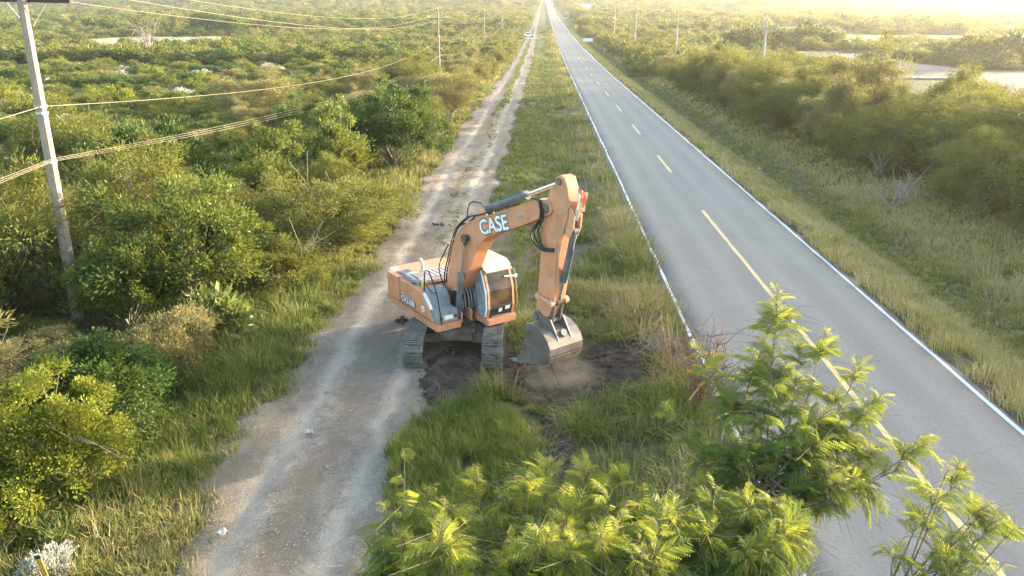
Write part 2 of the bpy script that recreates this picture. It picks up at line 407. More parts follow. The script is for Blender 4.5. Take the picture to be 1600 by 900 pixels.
field('crop_field', 235, 560, 395, 520, M_GREEN)
field('dry_field', -175, -105, 225, 330, M_STRAW)
field('pasture', -900, -250, 1050, 1500, M_STRAW)
field('side_path', 14, 60, 640, 700, M_PALE)


# ------------------------------------------------------------------ mesh shapes for machines and furniture
def add_box(bm, x0, x1, y0, y1, z0, z1, bev=0.0, seg=2):
    m = Matrix.Translation(((x0 + x1) / 2, (y0 + y1) / 2, (z0 + z1) / 2)) @ Matrix.Diagonal((x1 - x0, y1 - y0, z1 - z0, 1))
    g = bmesh.ops.create_cube(bm, size=1, matrix=m)
    if bev > 0:
        es = list({e for v in g['verts'] for e in v.link_edges})
        bmesh.ops.bevel(bm, geom=es, offset=bev, segments=seg, affect='EDGES', profile=0.6)
def add_prism(bm, prof, y0, y1, bev=0.0, seg=2):
    """profile in (x,z), extruded along y"""
    a = [bm.verts.new((p[0], y0, p[1])) for p in prof]; b = [bm.verts.new((p[0], y1, p[1])) for p in prof]
    n = len(prof); fs = [bm.faces.new(a), bm.faces.new(b[::-1])]
    for i in range(n): fs.append(bm.faces.new((a[i], b[i], b[(i + 1) % n], a[(i + 1) % n])))
    bmesh.ops.recalc_face_normals(bm, faces=fs)
    if bev > 0:
        es = list({e for f in fs[:2] for e in f.edges})
        bmesh.ops.bevel(bm, geom=es, offset=bev, segments=seg, affect='EDGES', profile=0.6)
def add_cyl(bm, p0, p1, r0, r1=None, seg=16, cap=True):
    p0, p1 = Vector(p0), Vector(p1); d = p1 - p0; r1 = r0 if r1 is None else r1
    q = d.to_track_quat('Z', 'Y').to_matrix().to_4x4()
    bmesh.ops.create_cone(bm, cap_ends=cap, segments=seg, radius1=r0, radius2=r1, depth=d.length,
                          matrix=Matrix.Translation((p0 + p1) / 2) @ q)
def tube_data(pts, rad, seg=6):
    pts = np.asarray(pts, float); n = len(pts); rad = np.broadcast_to(np.asarray(rad, float), (n,))
    T = np.gradient(pts, axis=0); T /= np.linalg.norm(T, axis=1)[:, None] + 1e-9
    ref = np.where(np.abs(T[:, 2:3]) > 0.9, np.array([[1.0, 0, 0]]), np.array([[0, 0, 1.0]]))
    U = np.cross(T, ref); U /= np.linalg.norm(U, axis=1)[:, None] + 1e-9; W = np.cross(T, U)
    a = np.linspace(0, 2 * np.pi, seg, endpoint=False)
    V = pts[:, None] + rad[:, None, None] * (np.cos(a)[None, :, None] * U[:, None] + np.sin(a)[None, :, None] * W[:, None])
    i = np.arange(n - 1)[:, None] * seg; k = np.arange(seg)[None]; k2 = (k + 1) % seg
    F = np.stack([i + k, i + k2, i + seg + k2, i + seg + k], -1).reshape(-1, 4)
    return V.reshape(-1, 3), F
def tubes_mesh(name, tubes, seg=6, attrs=None):
    Vs, Fs, b = [], [], 0
    for p, r in tubes:
        V, F = tube_data(p, r, seg); Vs.append(V); Fs.append(F + b); b += len(V)
    return np_mesh(name, np.concatenate(Vs), [np.concatenate(Fs)], attrs, True)
def curve_pts(pts, n=24):
    """Catmull-Rom through points"""
    p = [np.asarray(q, float) for q in pts]; p = [2 * p[0] - p[1]] + p + [2 * p[-1] - p[-2]]
    out = []
    for i in range(1, len(p) - 2):
        k = max(3, n // (len(p) - 3))
        for tt in np.linspace(0, 1, k, endpoint=(i == len(p) - 3)):
            a, b, c, d = p[i - 1], p[i], p[i + 1], p[i + 2]
            out.append(0.5 * ((2 * b) + (c - a) * tt + (2 * a - 5 * b + 4 * c - d) * tt ** 2 + (3 * b - a - 3 * c + d) * tt ** 3))
    return np.array(out)
def text_mesh(name, body, size, ext, fat, mat, parent, mtx, sx=1.0):
    cu = bpy.data.curves.new(name, 'FONT'); cu.body = body; cu.size = size; cu.extrude = ext; cu.offset = fat
    cu.align_x = 'CENTER'; cu.align_y = 'CENTER'
    tmp = bpy.data.objects.new(name + '_src', cu); COL.objects.link(tmp)
    dg = bpy.context.evaluated_depsgraph_get(); me = bpy.data.meshes.new_from_object(tmp.evaluated_get(dg))
    bpy.data.objects.remove(tmp); bpy.data.curves.remove(cu)
    me.name = name
    me.transform(mtx @ Matrix.Diagonal((sx, 1, 1, 1)))
    me.materials.clear()
    return link(name, me, mat, parent)

# ------------------------------------------------------------------ excavator
ORANGE = worn('faded_orange_paint', (0.46, 0.195, 0.095), (0.54, 0.255, 0.145), 2.2, 0.6, 0, (0.25, 0.165, 0.115), 1.4)
ORANGE2 = worn('dusty_orange_paint', (0.48, 0.225, 0.125), (0.57, 0.305, 0.19), 2.8, 0.65, 0, (0.36, 0.26, 0.19), 1.3)
DUST_SKY = worn('sun_bleached_panel', (0.44, 0.335, 0.265), (0.54, 0.43, 0.355), 2.5, 0.75, 0, (0.46, 0.37, 0.30), 1.5)  # dust colour made paler to paint in sky light on the tops
GREY_P = worn('dark_grey_paint', (0.075, 0.085, 0.095), (0.12, 0.13, 0.14), 3.0, 0.65, 0, (0.22, 0.21, 0.20), 1.8)
GREY_L = worn('dusty_grey_paint', (0.15, 0.17, 0.19), (0.22, 0.24, 0.26), 3.0, 0.7, 0, (0.30, 0.29, 0.27), 1.6)
STEEL = worn('worn_track_steel', (0.085, 0.08, 0.075), (0.19, 0.18, 0.165), 5.0, 0.6, 0.2, (0.25, 0.22, 0.19), 2.0, 0.3)
MUD = worn('muddy_steel', (0.07, 0.055, 0.045), (0.15, 0.12, 0.10), 4.0, 0.9, 0, (0.20, 0.165, 0.135), 2.0, 0.4)
BUCKET_M = worn('scoured_bucket_steel', (0.10, 0.088, 0.080), (0.21, 0.185, 0.168), 2.0, 0.45, 0.35, (0.13, 0.10, 0.08), 1.6, 0.25)
BLACK = worn('black_rubber', (0.015, 0.015, 0.016), (0.035, 0.034, 0.033), 6.0, 0.6)
CHROME = worn('piston_chrome', (0.60, 0.58, 0.55), (0.72, 0.70, 0.67), 8.0, 0.28, 0.85)
WHITE_D = worn('white_decal', (0.66, 0.66, 0.65), (0.76, 0.76, 0.75), 6.0, 0.55, 0, (0.50, 0.46, 0.42), 4.0)
DARKD = worn('dark_decal', (0.07, 0.075, 0.08), (0.13, 0.13, 0.13), 6.0, 0.6)
YELLOW = worn('yellow_cap_paint', (0.55, 0.36, 0.03), (0.66, 0.45, 0.06), 6.0, 0.55)
MUST = worn('dull_mustard_paint', (0.20, 0.14, 0.04), (0.28, 0.20, 0.06), 5.0, 0.6)
RED = worn('red_reflective', (0.50, 0.13, 0.08), (0.60, 0.20, 0.13), 5.0, 0.4)
CLOTH = worn('pale_cloth', (0.62, 0.50, 0.38), (0.72, 0.60, 0.46), 5.0, 0.85)
SHEETM = worn('taped_blue_grey_sheet', (0.15, 0.175, 0.205), (0.26, 0.29, 0.32), 5.0, 0.5, 0, (0.38, 0.40, 0.42), 3.0, 0.5)
m, t, o = new_mat('tinted_glass')
gv = coords(t); p = finish(t, o, ramp(t, noise(t, gv, 1.3, 2, 0.5), [(0.4, (0.03, 0.022, 0.016)), (0.6, (0.12, 0.07, 0.04))]), 0.12, 0, None, spec=0.35); GLASS = m  # brown blotches are the arm's reflection painted into the glass colour

EX = empty('excavator', (-2.74, 23.2, 0), R(-54))
tag(EX, 'orange tracked excavator digging beside the dirt track with its bucket raised', 'excavator')
def part(name, bm, mat, parent=EX, label=None, smooth=False):
    ob = bm_obj(name, bm, mat, parent, smooth)
    if label: ob['label'] = label
    return ob
# --- undercarriage: turned back so that the tracks run along the dirt track
# the undercarriage is slewed against the house: its tracks run along the dirt track
UR = Matrix.Translation((0.21, 0.02, 0)) @ Matrix.Rotation(R(-36), 4, 'Z')
def under(ob): ob.data.transform(UR); return ob
def track_belt(yc):
    bm = bmesh.new()
    Lh, rad, zc = 1.78, 0.40, 0.44
    per = []                                   # belt centre line, x-z
    n = 46
    arc = math.pi * rad; tot = 2 * (2 * Lh) + 2 * arc
    for k in range(n):
        s = tot * k / n
        if s < 2 * Lh: per.append((-Lh + s, zc - rad, 0.0))
        elif s < 2 * Lh + arc:
            a = (s - 2 * Lh) / rad; per.append((Lh + rad * math.sin(a), zc - rad * math.cos(a), a))
        elif s < 4 * Lh + arc:
            q = s - 2 * Lh - arc; sag = 0.05 * math.sin(math.pi * q / (2 * Lh)) ** 2
            per.append((Lh - q, zc + rad - sag, math.pi))
        else:
            a = (s - 4 * Lh - arc) / rad; per.append((-Lh - rad * math.sin(a), zc + rad * math.cos(a), math.pi + a))
    for (x, z, a) in per:
        M = Matrix.Translation((x, yc, z)) @ Matrix.Rotation(-a, 4, 'Y')
        pitch = tot / n
        q = bmesh.new()
        add_box(q, -pitch * 0.49, pitch * 0.49, -0.30, 0.30, -0.04, -0.015, 0.006, 1)
        for gx in (-0.42, -0.08, 0.26):        # three grousers
            add_box(q, pitch * gx, pitch * (gx + 0.11), -0.297, 0.297, -0.088, -0.0405)
        add_box(q, -pitch * 0.46, pitch * 0.46, -0.13, -0.07, -0.0145, 0.07, 0.01, 1)
        add_box(q, -pitch * 0.46, pitch * 0.46, 0.07, 0.13, -0.0145, 0.07, 0.01, 1)
        q.transform(M); me = bpy.data.meshes.new('tmp'); q.to_mesh(me); q.free(); bm.from_mesh(me); bpy.data.meshes.remove(me)
    return bm
for yc in (-1.19, 1.19):
    tk = under(part('track', track_belt(yc), STEEL))
    bm = bmesh.new()
    add_prism(bm, [(-1.5, 0.24), (1.5, 0.24), (1.62, 0.36), (1.5, 0.60), (-1.5, 0.62), (-1.62, 0.4)], yc - 0.17, yc + 0.17, 0.03)
    under(part('track_frame', bm, MUD, tk))
    bm = bmesh.new(); add_cyl(bm, (1.78, yc - 0.09, 0.44), (1.78, yc + 0.09, 0.44), 0.33, seg=28); add_cyl(bm, (1.78, yc - 0.2, 0.44), (1.78, yc + 0.2, 0.44), 0.12)
    under(part('idler', bm, MUD, tk))
    bm = bmesh.new()
    for k in range(21):
        a = 2 * math.pi * k / 21; q = bmesh.new(); add_box(q, -0.025, 0.025, yc - 0.04, yc + 0.04, 0.28, 0.36)
        q.transform(Matrix.Translation((-1.78, 0, 0.44)) @ Matrix.Rotation(a, 4, 'Y')); me = bpy.data.meshes.new('tmp'); q.to_mesh(me); q.free(); bm.from_mesh(me); bpy.data.meshes.remove(me)
    add_cyl(bm, (-1.78, yc - 0.06, 0.44), (-1.78, yc + 0.06, 0.44), 0.30, seg=28); add_cyl(bm, (-1.78, yc - 0.2, 0.44), (-1.78, yc + 0.2, 0.44), 0.19, seg=20)
    under(part('sprocket', bm, MUD, tk))
    for k in range(7):
        bm = bmesh.new(); x = -1.25 + k * 0.42
        add_cyl(bm, (x, yc - 0.16, 0.21), (x, yc + 0.16, 0.21), 0.10, seg=16); add_cyl(bm, (x, yc - 0.19, 0.21), (x, yc + 0.19, 0.21), 0.05, seg=12)
        under(part('roller', bm, MUD, tk))
bm = bmesh.new()
add_box(bm, -0.95, 0.95, -0.62, 0.62, 0.42, 0.80, 0.06)
for sx_ in (-1, 1):
    for sy in (-1, 1):
        add_prism(bm, [(sx_ * 0.35, 0.45), (sx_ * 0.95, 0.38), (sx_ * 0.95, 0.66), (sx_ * 0.35, 0.78)][::sx_], min(sy * 0.5, sy * 1.06), max(sy * 0.5, sy * 1.06), 0.02)
under(part('undercarriage_frame', bm, MUD))
bm = bmesh.new(); add_cyl(bm, (0, 0, 0.79), (0, 0, 0.96), 0.66, seg=40); part('swing_ring', bm, MUD)

# --- upper structure (x forward, y to the cab side, z up)
HW = 1.27
bm = bmesh.new()       # deck with the skirt
def outline(x0, x1, y0, y1, rr, n=7):
    pts = []
    for cx, cy, a0 in ((x1 - 0.05, y1 - 0.05, 0), (x0 + rr, y1 - rr, 90), (x0 + rr, y0 + rr, 180), (x1 - 0.05, y0 + 0.05, 270)):
        r_ = 0.05 if a0 in (0, 270) else rr
        for k in range(n + 1):
            a = R(a0 + 90 * k / n); pts.append((cx + r_ * math.cos(a), cy + r_ * math.sin(a)))
    return pts
def add_vprism(bm, pts, z0, z1, bev=0.0, seg=2):
    a = [bm.verts.new((p[0], p[1], z0)) for p in pts]; b = [bm.verts.new((p[0], p[1], z1)) for p in pts]
    n = len(pts); fs = [bm.faces.new(a[::-1]), bm.faces.new(b)]
    for i in range(n): fs.append(bm.faces.new((a[i], a[(i + 1) % n], b[(i + 1) % n], b[i])))
    if bev > 0:
        bmesh.ops.bevel(bm, geom=list({e for f in fs[:2] for e in f.edges}), offset=bev, segments=seg, affect='EDGES', profile=0.6)
add_vprism(bm, outline(-2.58, 1.16, -HW - 0.03, -0.42, 0.30), 0.96, 1.15, 0.025)     # machine right side, in view
add_vprism(bm, outline(-2.58, 1.60, 0.26, HW + 0.03, 0.30), 0.96, 1.15, 0.025)       # cab side
add_box(bm, -2.5, 0.35, -0.43, 0.41, 0.97, 1.14)
part('deck', bm, ORANGE)
bm = bmesh.new()       # engine house side panels: x-z profile extruded, rounded long edges
prof_r = [(-1.42, 1.16), (0.86, 1.16), (0.50, 1.62), (0.22, 2.02), (0.10, 2.12), (-0.06, 2.16), (-1.42, 2.16)]
add_prism(bm, prof_r, -HW, -0.62, 0.09, 4)
part('side_panel', bm, ORANGE)
bm = bmesh.new()       # counterweight
pts = outline(-2.66, -1.455, -HW, HW, 0.42, 9); add_vprism(bm, pts, 1.16, 2.15, 0.13, 5)
part('counterweight', bm, ORANGE)
bm = bmesh.new()       # far side panel behind the cab and the pump bay floor
add_box(bm, -1.42, -0.32, 0.42, HW, 1.16, 2.12, 0.06, 3)
part('side_panel', bm, ORANGE)
bm = bmesh.new(); add_box(bm, -1.42, -0.15, -0.60, 0.415, 1.16, 2.08, 0.02); hood_body = part('engine_bay', bm, ORANGE2)
bm = bmesh.new(); add_box(bm, 0.02, 0.30, -0.60, -0.30, 1.15, 1.9, 0.02); part('boom_bracket', bm, MUD)
bm = bmesh.new()       # engine hood in the dust and painted skylight tone, raised, with pressed ribs
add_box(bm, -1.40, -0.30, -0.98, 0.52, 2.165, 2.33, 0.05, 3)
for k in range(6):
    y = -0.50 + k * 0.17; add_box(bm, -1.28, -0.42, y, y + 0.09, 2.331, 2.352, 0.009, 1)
hood = part('engine_hood', bm, DUST_SKY)
bm = bmesh.new()       # round vent holes as dark discs on a plate under the skin
add_box(bm, -1.18, -0.62, -0.97, -0.62, 2.30, 2.3265)
for i in range(5):
    for j in range(4):
        add_cyl(bm, (-1.12 + i * 0.11, -0.92 + j * 0.085, 2.326), (-1.12 + i * 0.11, -0.92 + j * 0.085, 2.336), 0.030, seg=10)
part('vent_hole_panel', bm, BLACK, hood)
bm = bmesh.new()       # grey air intake along the hood edge
add_prism(bm, [(-1.52, 2.165), (-0.34, 2.165), (-0.34, 2.30), (-1.46, 2.34)], -1.12, -0.99, 0.02)
intake = part('air_intake', bm, GREY_L)
bm = bmesh.new()
add_box(bm, -2.05, -1.56, -1.06, -0.62, 2.150, 2.175, 0.008, 1)
for k in range(6): add_box(bm, -2.0 + k * 0.075, -1.96 + k * 0.075, -1.03, -0.65, 2.1755, 2.195)
part('vent_grille', bm, GREY_P)
bm = bmesh.new()
pe = curve_pts([(-1.32, -0.45, 2.3), (-1.32, -0.45, 2.55), (-1.36, -0.47, 2.70), (-1.42, -0.50, 2.78)], 12)
bm.free()
ex = link('exhaust_pipe', tubes_mesh('exhaust_pipe', [(pe, 0.065)], 14), DUST_SKY, EX)
bm = bmesh.new(); add_box(bm, -2.50, -2.2, -1.10, -0.86, 2.150, 2.166, 0.006, 1); part('white_decal', bm, WHITE_D)
bm = bmesh.new(); add_cyl(bm, (-0.18, -1.0, 2.15), (-0.18, -1.0, 2.34), 0.10, 0.085, 16); add_cyl(bm, (-0.18, -1.0, 2.34), (-0.18, -1.0, 2.38), 0.06, 0.06, 12)
part('filler_cap', bm, YELLOW)
bm = bmesh.new(); add_cyl(bm, (-0.66, -1.18, 2.155), (-0.52, -1.14, 2.20), 0.035, 0.02, 8); part('panel_handle', bm, BLACK)
bm = bmesh.new()       # steps: upper cabinet with a cranked top and the tool box
add_prism(bm, [(0.02, 1.62), (0.60, 1.62), (0.50, 1.95), (0.36, 2.13), (0.20, 2.20), (0.02, 2.20)], -1.15, -0.47, 0.04, 3)
part('fuel_cabinet', bm, GREY_L)
bm = bmesh.new(); add_box(bm, 0.32, 1.06, -1.20, -0.50, 1.16, 1.63, 0.035, 2)
add_box(bm, 0.40, 0.98, -1.12, -0.58, 1.631, 1.645, 0.006, 1)
tb = part('tool_box', bm, GREY_L)
bm = bmesh.new(); add_box(bm, 1.061, 1.069, -0.98, -0.68, 1.28, 1.45); part('label_plate', bm, WHITE_D, tb)
bm = bmesh.new(); add_box(bm, 1.061, 1.075, -1.12, -1.05, 1.30, 1.42, 0.004, 1); part('latch', bm, BLACK, tb)
bm = bmesh.new(); add_box(bm, 1.061, 1.075, -0.62, -0.55, 1.30, 1.42, 0.004, 1); part('latch', bm, BLACK, tb)
bm = bmesh.new(); add_prism(bm, [(0.62, 1.72), (0.70, 1.62), (0.30, 2.03), (0.25, 2.12)], -HW - 0.004, -1.16); part('white_decal', bm, WHITE_D)
rail = curve_pts([(1.12, -1.10, 1.15), (1.02, -1.12, 1.75), (0.90, -1.14, 2.35), (0.55, -1.16, 2.95), (0.38, -1.17, 3.02), (0.24, -1.17, 2.9), (0.16, -1.16, 2.45), (0.12, -1.15, 2.12)], 50)
cr = curve_pts([(0.92, -1.135, 2.30), (0.55, -1.15, 2.28), (0.17, -1.16, 2.50)], 10)
link('handrail', tubes_mesh('handrail', [(rail, 0.021), (cr, 0.017)], 8), BLACK, EX)
# lettering on the side panel
TX = Matrix(((1, 0, 0, 0), (0, 0, 1, 0), (0, 1, 0, 0), (0, 0, 0, 1)))
def side_text(name, body, size, x, z, y, ang, mat, parent, fat, sx=1.0):
    """text on a face looking towards -y: reads along +x"""
    M = Matrix.Translation((x, y, z)) @ Matrix.Rotation(ang, 4, 'Y') @ Matrix.Rotation(R(90), 4, 'X')
    return text_mesh(name, body, size, 0.003, fat, mat, parent, M, sx)
bm = bmesh.new(); add_box(bm, -1.36, -0.28, -HW - 0.010, -HW - 0.002, 1.25, 1.47); part('model_plate', bm, DARKD)
side_text('model_lettering', 'CX210B', 0.245, -0.82, 1.36, -HW - 0.013, 0, WHITE_D, EX, 0.003, 1.12)
bm = bmesh.new(); add_cyl(bm, (0.22, -HW - 0.002, 1.42), (0.22, -HW - 0.010, 1.42), 0.105, seg=24); part('round_emblem', bm, WHITE_D)
bm = bmesh.new(); add_prism(bm, [(0.16, 1.46), (0.22, 1.42), (0.28, 1.46), (0.22, 1.36)], -HW - 0.016, -HW - 0.0105); part('emblem_mark', bm, GREY_L)
# --- cab
CX0, CX1, CY0, CY1 = -0.28, 1.60, 0.31, 1.28
bm = bmesh.new()
cabp = [(CX0, 1.16), (1.50, 1.16), (1.60, 1.50), (1.56, 2.10), (1.30, 2.80), (1.16, 2.90), (CX0 + 0.05, 2.90), (CX0, 2.80)]
inner = [(CX0 + 0.07, 1.22), (1.44, 1.22), (1.53, 1.50), (1.49, 2.08), (1.24, 2.76), (1.12, 2.83), (CX0 + 0.1, 2.83), (CX0 + 0.07, 2.74)]
def add_ring(bm, outer, inn, y0, y1):
    n = len(outer); A = [[bm.verts.new((q[0], y, q[1])) for q in pr] for y in (y0, y1) for pr in (outer, inn)]
    o0, i0, o1, i1 = A
    for k in range(n):
        j = (k + 1) % n
        bm.faces.new((o0[k], o0[j], i0[j], i0[k])); bm.faces.new((o1[k], i1[k], i1[j], o1[j]))
        bm.faces.new((o0[k], o1[k], o1[j], o0[j])); bm.faces.new((i0[k], i0[j], i1[j], i1[k]))
add_ring(bm, cabp, inner, CY0, CY0 + 0.07); add_ring(bm, cabp, inner, CY1 - 0.07, CY1)
add_box(bm, CX0, CX0 + 0.07, CY0 + 0.07, CY1 - 0.07, 1.17, 2.85)
add_box(bm, 0.45, 0.53, CY1 - 0.068, CY1 - 0.004, 1.23, 2.83)
cab = part('cab', bm, ORANGE2)
bm = bmesh.new(); add_box(bm, CX0 + 0.07, 1.50, CY0 + 0.07, CY1 - 0.07, 1.17, 1.24); add_box(bm, 0.2, 0.75, 0.55, 1.05, 1.24, 1.65, 0.06); add_box(bm, 0.08, 0.24, 0.55, 1.05, 1.6, 2.35, 0.06)
part('driver_seat', bm, BLACK, cab)
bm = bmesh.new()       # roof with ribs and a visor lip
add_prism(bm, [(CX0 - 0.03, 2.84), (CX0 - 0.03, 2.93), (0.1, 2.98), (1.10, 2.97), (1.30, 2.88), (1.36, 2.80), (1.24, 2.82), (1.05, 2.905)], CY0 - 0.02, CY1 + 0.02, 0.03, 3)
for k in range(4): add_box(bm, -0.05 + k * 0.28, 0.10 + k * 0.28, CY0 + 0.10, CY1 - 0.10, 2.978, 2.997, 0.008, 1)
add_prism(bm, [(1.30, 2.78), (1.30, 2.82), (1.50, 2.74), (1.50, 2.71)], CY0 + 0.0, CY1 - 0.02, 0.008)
part('cab_roof', bm, DUST_SKY, cab)
bm = bmesh.new()
add_prism(bm, [(1.575, 1.60), (1.590, 1.60), (1.553, 2.09), (1.31, 2.74), (1.297, 2.735), (1.538, 2.085)], CY0 + 0.075, CY1 - 0.075)
part('windscreen', bm, GLASS, cab, 'windscreen with a brown reflection painted into the glass')
bm = bmesh.new()
add_prism(bm, [(1.475, 1.175), (1.515, 1.175), (1.603, 1.49), (1.592, 1.595), (1.555, 1.595)], CY0 + 0.075, CY1 - 0.075)
lp = part('lower_front_panel', bm, BLACK, cab)
for y0, y1, zz in ((0.70, 0.82, 1.33), (0.93, 1.10, 1.38)):
    bm = bmesh.new(); q = 0.28 * (zz - 1.175) + 1.519
    add_prism(bm, [(q + 0.004, zz), (q + 0.012, zz), (q + 0.046, zz + 0.13), (q + 0.038, zz + 0.13)], y0, y1); part('paper_label', bm, WHITE_D, lp)
bm = bmesh.new(); add_box(bm, 1.50, 1.56, 0.45, 1.12, 1.172, 1.20, 0.006, 1); part('step_bar', bm, GREY_L, lp)
# taped sheet over the boom-side window
bm = bmesh.new()
bp = [(0.25, 1.19), (1.49, 1.19), (1.585, 1.50), (1.545, 2.10), (1.27, 2.74), (0.42, 2.70), (0.30, 2.2)]
add_prism(bm, bp, CY0 - 0.035, CY0 - 0.006, 0.01)
sh = part('taped_sheet', bm, SHEETM, cab)
bm = bmesh.new(); add_prism(bm, [(0.34, 1.28), (0.82, 1.24), (0.90, 2.0), (0.80, 2.68), (0.48, 2.62)], CY0 - 0.055, CY0 - 0.036, 0.006); part('dark_patch', bm, GREY_P, sh)
bm = bmesh.new(); add_prism(bm, [(1.45, 1.20), (1.50, 1.20), (1.592, 1.50), (1.553, 2.10), (1.28, 2.76), (1.22, 2.76), (1.49, 2.08), (1.53, 1.50)], CY0 - 0.062, CY0 - 0.037); part('tape_strip', bm, WHITE_D, sh)
gb = curve_pts([(1.30, CY1 + 0.02, 2.62), (1.36, CY1 + 0.13, 2.60), (1.50, CY1 + 0.13, 2.0), (1.54, CY1 + 0.13, 1.45), (1.50, CY1 + 0.02, 1.35)], 24)
link('grab_bar', tubes_mesh('grab_bar', [(gb, 0.018)], 8), MUST, cab)
bm = bmesh.new(); add_cyl(bm, (1.52, 0.96, 2.50), (1.52, 1.40, 2.44), 0.03, 0.03, 10); add_box(bm, 1.50, 1.54, 1.32, 1.42, 2.40, 2.50, 0.01); part('mirror_arm', bm, WHITE_D, cab)
bm = bmesh.new(); add_box(bm, CX0 + 0.2, 0.44, CY1 - 0.05, CY1 - 0.035, 1.75, 2.78); add_box(bm, 0.54, 1.2, CY1 - 0.05, CY1 - 0.035, 1.75, 2.72); part('side_window', bm, GLASS, cab)
bm = bmesh.new(); add_box(bm, 0.54, 1.46, CY1 - 0.055, CY1 - 0.03, 1.24, 1.745, 0.008, 1); part('cab_door', bm, ORANGE2, cab)
bm = bmesh.new(); add_box(bm, CX0 - 0.012, CX0 - 0.003, CY0 + 0.1, CY1 - 0.1, 1.9, 2.7); part('rear_window', bm, GLASS, cab)

# --- boom
boom_out = [(-0.10, 1.38), (-0.16, 1.60), (0.00, 2.10), (0.20, 2.90), (0.38, 3.36), (0.62, 3.74), (0.92, 4.04), (1.28, 4.28), (1.66, 4.46), (3.10, 5.00), (4.20, 5.44), (4.50, 5.56), (4.74, 5.58), (4.95, 5.52), (5.02, 5.38), (4.96, 5.24), (4.78, 5.17)]
boom_in = [(3.70, 4.66), (2.75, 4.30), (2.25, 4.07), (1.86, 3.78), (1.56, 3.42), (1.28, 2.90), (0.95, 2.35), (0.62, 1.85), (0.40, 1.50), (0.18, 1.34)]
bm = bmesh.new(); add_prism(bm, boom_out + boom_in, -0.255, 0.255, 0.018, 2); boom = part('boom', bm, ORANGE)
bm = bmesh.new()       # weld flange plates along the top edge
for sgn in (-1, 1):
    pts = curve_pts([(x, sgn * 0.257, z + 0.002) for x, z in boom_out[2:13]], 60)
    pass
tops = boom_out[3:13]
add_prism(bm, [(x, z + 0.012) for x, z in tops] + [(x, z - 0.012) for x, z in tops[::-1]], -0.268, 0.268); part('top_plate', bm, ORANGE2, boom)
bm = bmesh.new(); add_cyl(bm, (0.08, -0.42, 1.55), (0.08, 0.33, 1.55), 0.12, seg=20); part('foot_pin', bm, MUD, boom)
bm = bmesh.new(); add_cyl(bm, (1.22, -0.42, 3.80), (1.22, 0.42, 3.80), 0.10, seg=20); add_cyl(bm, (1.22, -0.44, 3.80), (1.22, -0.40, 3.80), 0.13, seg=20); part('cylinder_pin', bm, MUD, boom)
bm = bmesh.new(); add_cyl(bm, (4.78, -0.30, 5.38), (4.78, 0.30, 5.38), 0.13, seg=20); part('arm_pin', bm, MUD, boom)
bm = bmesh.new()
for sgn in (-1, 1): add_prism(bm, [(1.40, 4.36), (1.62, 4.72), (1.78, 4.84), (1.92, 4.78), (2.05, 4.62)], sgn * 0.13 - 0.02, sgn * 0.13 + 0.02, 0.008)
part('cylinder_lug', bm, ORANGE2, boom)
# lettering: pale letters on a dark edge
lang = -math.atan2(0.50, 1.44)
bm = bmesh.new()
ca, sa = math.cos(-lang), math.sin(-lang)
def lrect(cx, cz, w, h, skew=0.0):
    return [(cx + a * ca - b * sa, cz + a * sa + b * ca) for a, b in ((-w / 2 - skew, -h / 2), (w / 2 - skew, -h / 2), (w / 2 + skew, h / 2), (-w / 2 + skew, h / 2))]
side_text('lettering_outline', 'CASE', 0.60, 2.52, 4.445, -0.259, lang, DARKD, boom, 0.045, 1.02)
bm.free()
side_text('lettering', 'CASE', 0.60, 2.52, 4.445, -0.268, lang, WHITE_D, boom, 0.012, 1.02)
bm = bmesh.new(); add_box(bm, -0.14, 0.14, -0.004, 0.004, -0.045, 0.045)
bm.transform(Matrix.Translation((3.72, -0.258, 4.93)) @ Matrix.Rotation(lang, 4, 'Y')); part('small_plate', bm, GREY_L, boom)
# hoses along the boom back
hs = []
for k, yy in enumerate((-0.20, -0.13, 0.14, 0.21)):
    off = 0.05 + 0.012 * k
    hs.append((curve_pts([(-0.20, yy, 1.75), (-0.22 + 0.02 * k, yy, 2.25), (0.05, yy, 2.98), (0.26, yy, 3.50), (0.50, yy, 3.90), (0.86, yy, 4.22), (1.26, yy, 4.40 + off), (1.66, yy, 4.52 + off), (3.1, yy, 5.04 + off)], 60), 0.022))
hs.append((curve_pts([(1.15, -0.22, 4.34), (1.22, -0.22, 4.72), (1.40, -0.2, 4.92), (1.75, -0.12, 4.92)], 20), 0.02))
hs.append((curve_pts([(-0.18, -0.28, 1.9), (-0.35, -0.32, 2.5), (0.0, -0.3, 3.1), (0.18, -0.27, 3.35)], 20), 0.02))
link('hoses', tubes_mesh('hoses', hs, 8), BLACK, boom)
hs = []
for k in range(3):
    yy = -0.30 - 0.03 * k
    hs.append((curve_pts([(4.35 - 0.1 * k, -0.2, 5.52), (4.62, yy, 5.55), (4.78 - 0.03 * k, yy - 0.03, 5.15), (4.60 - 0.12 * k, yy - 0.04, 4.75 - 0.08 * k), (4.80, yy - 0.02, 4.35 - 0.03 * k), (5.12, -0.24, 4.36 - 0.03 * k)], 40), 0.024))
link('tip_hoses', tubes_mesh('tip_hoses', hs, 8), BLACK, boom)
hs = []
for k in range(7):
    yy = -0.36 + k * 0.115
    hs.append((curve_pts([(0.50, yy, 1.95), (0.74, yy + 0.02, 2.02 - 0.03 * (k % 3)), (0.90 + 0.03 * (k % 2), yy, 1.62), (0.82, yy + 0.03, 1.26 + 0.04 * (k % 3)), (0.52, yy + 0.02, 1.22)], 20), 0.024))
link('valve_hoses', tubes_mesh('valve_hoses', hs, 8), GREY_L, EX)
bm = bmesh.new(); add_box(bm, 0.05, 0.52, -0.38, 0.32, 1.15, 1.32, 0.02)
for k in range(6): add_box(bm, 0.40, 0.56, -0.32 + 0.1 * k, -0.25 + 0.1 * k, 1.32, 1.9 - 0.05 * (k % 2), 0.01)
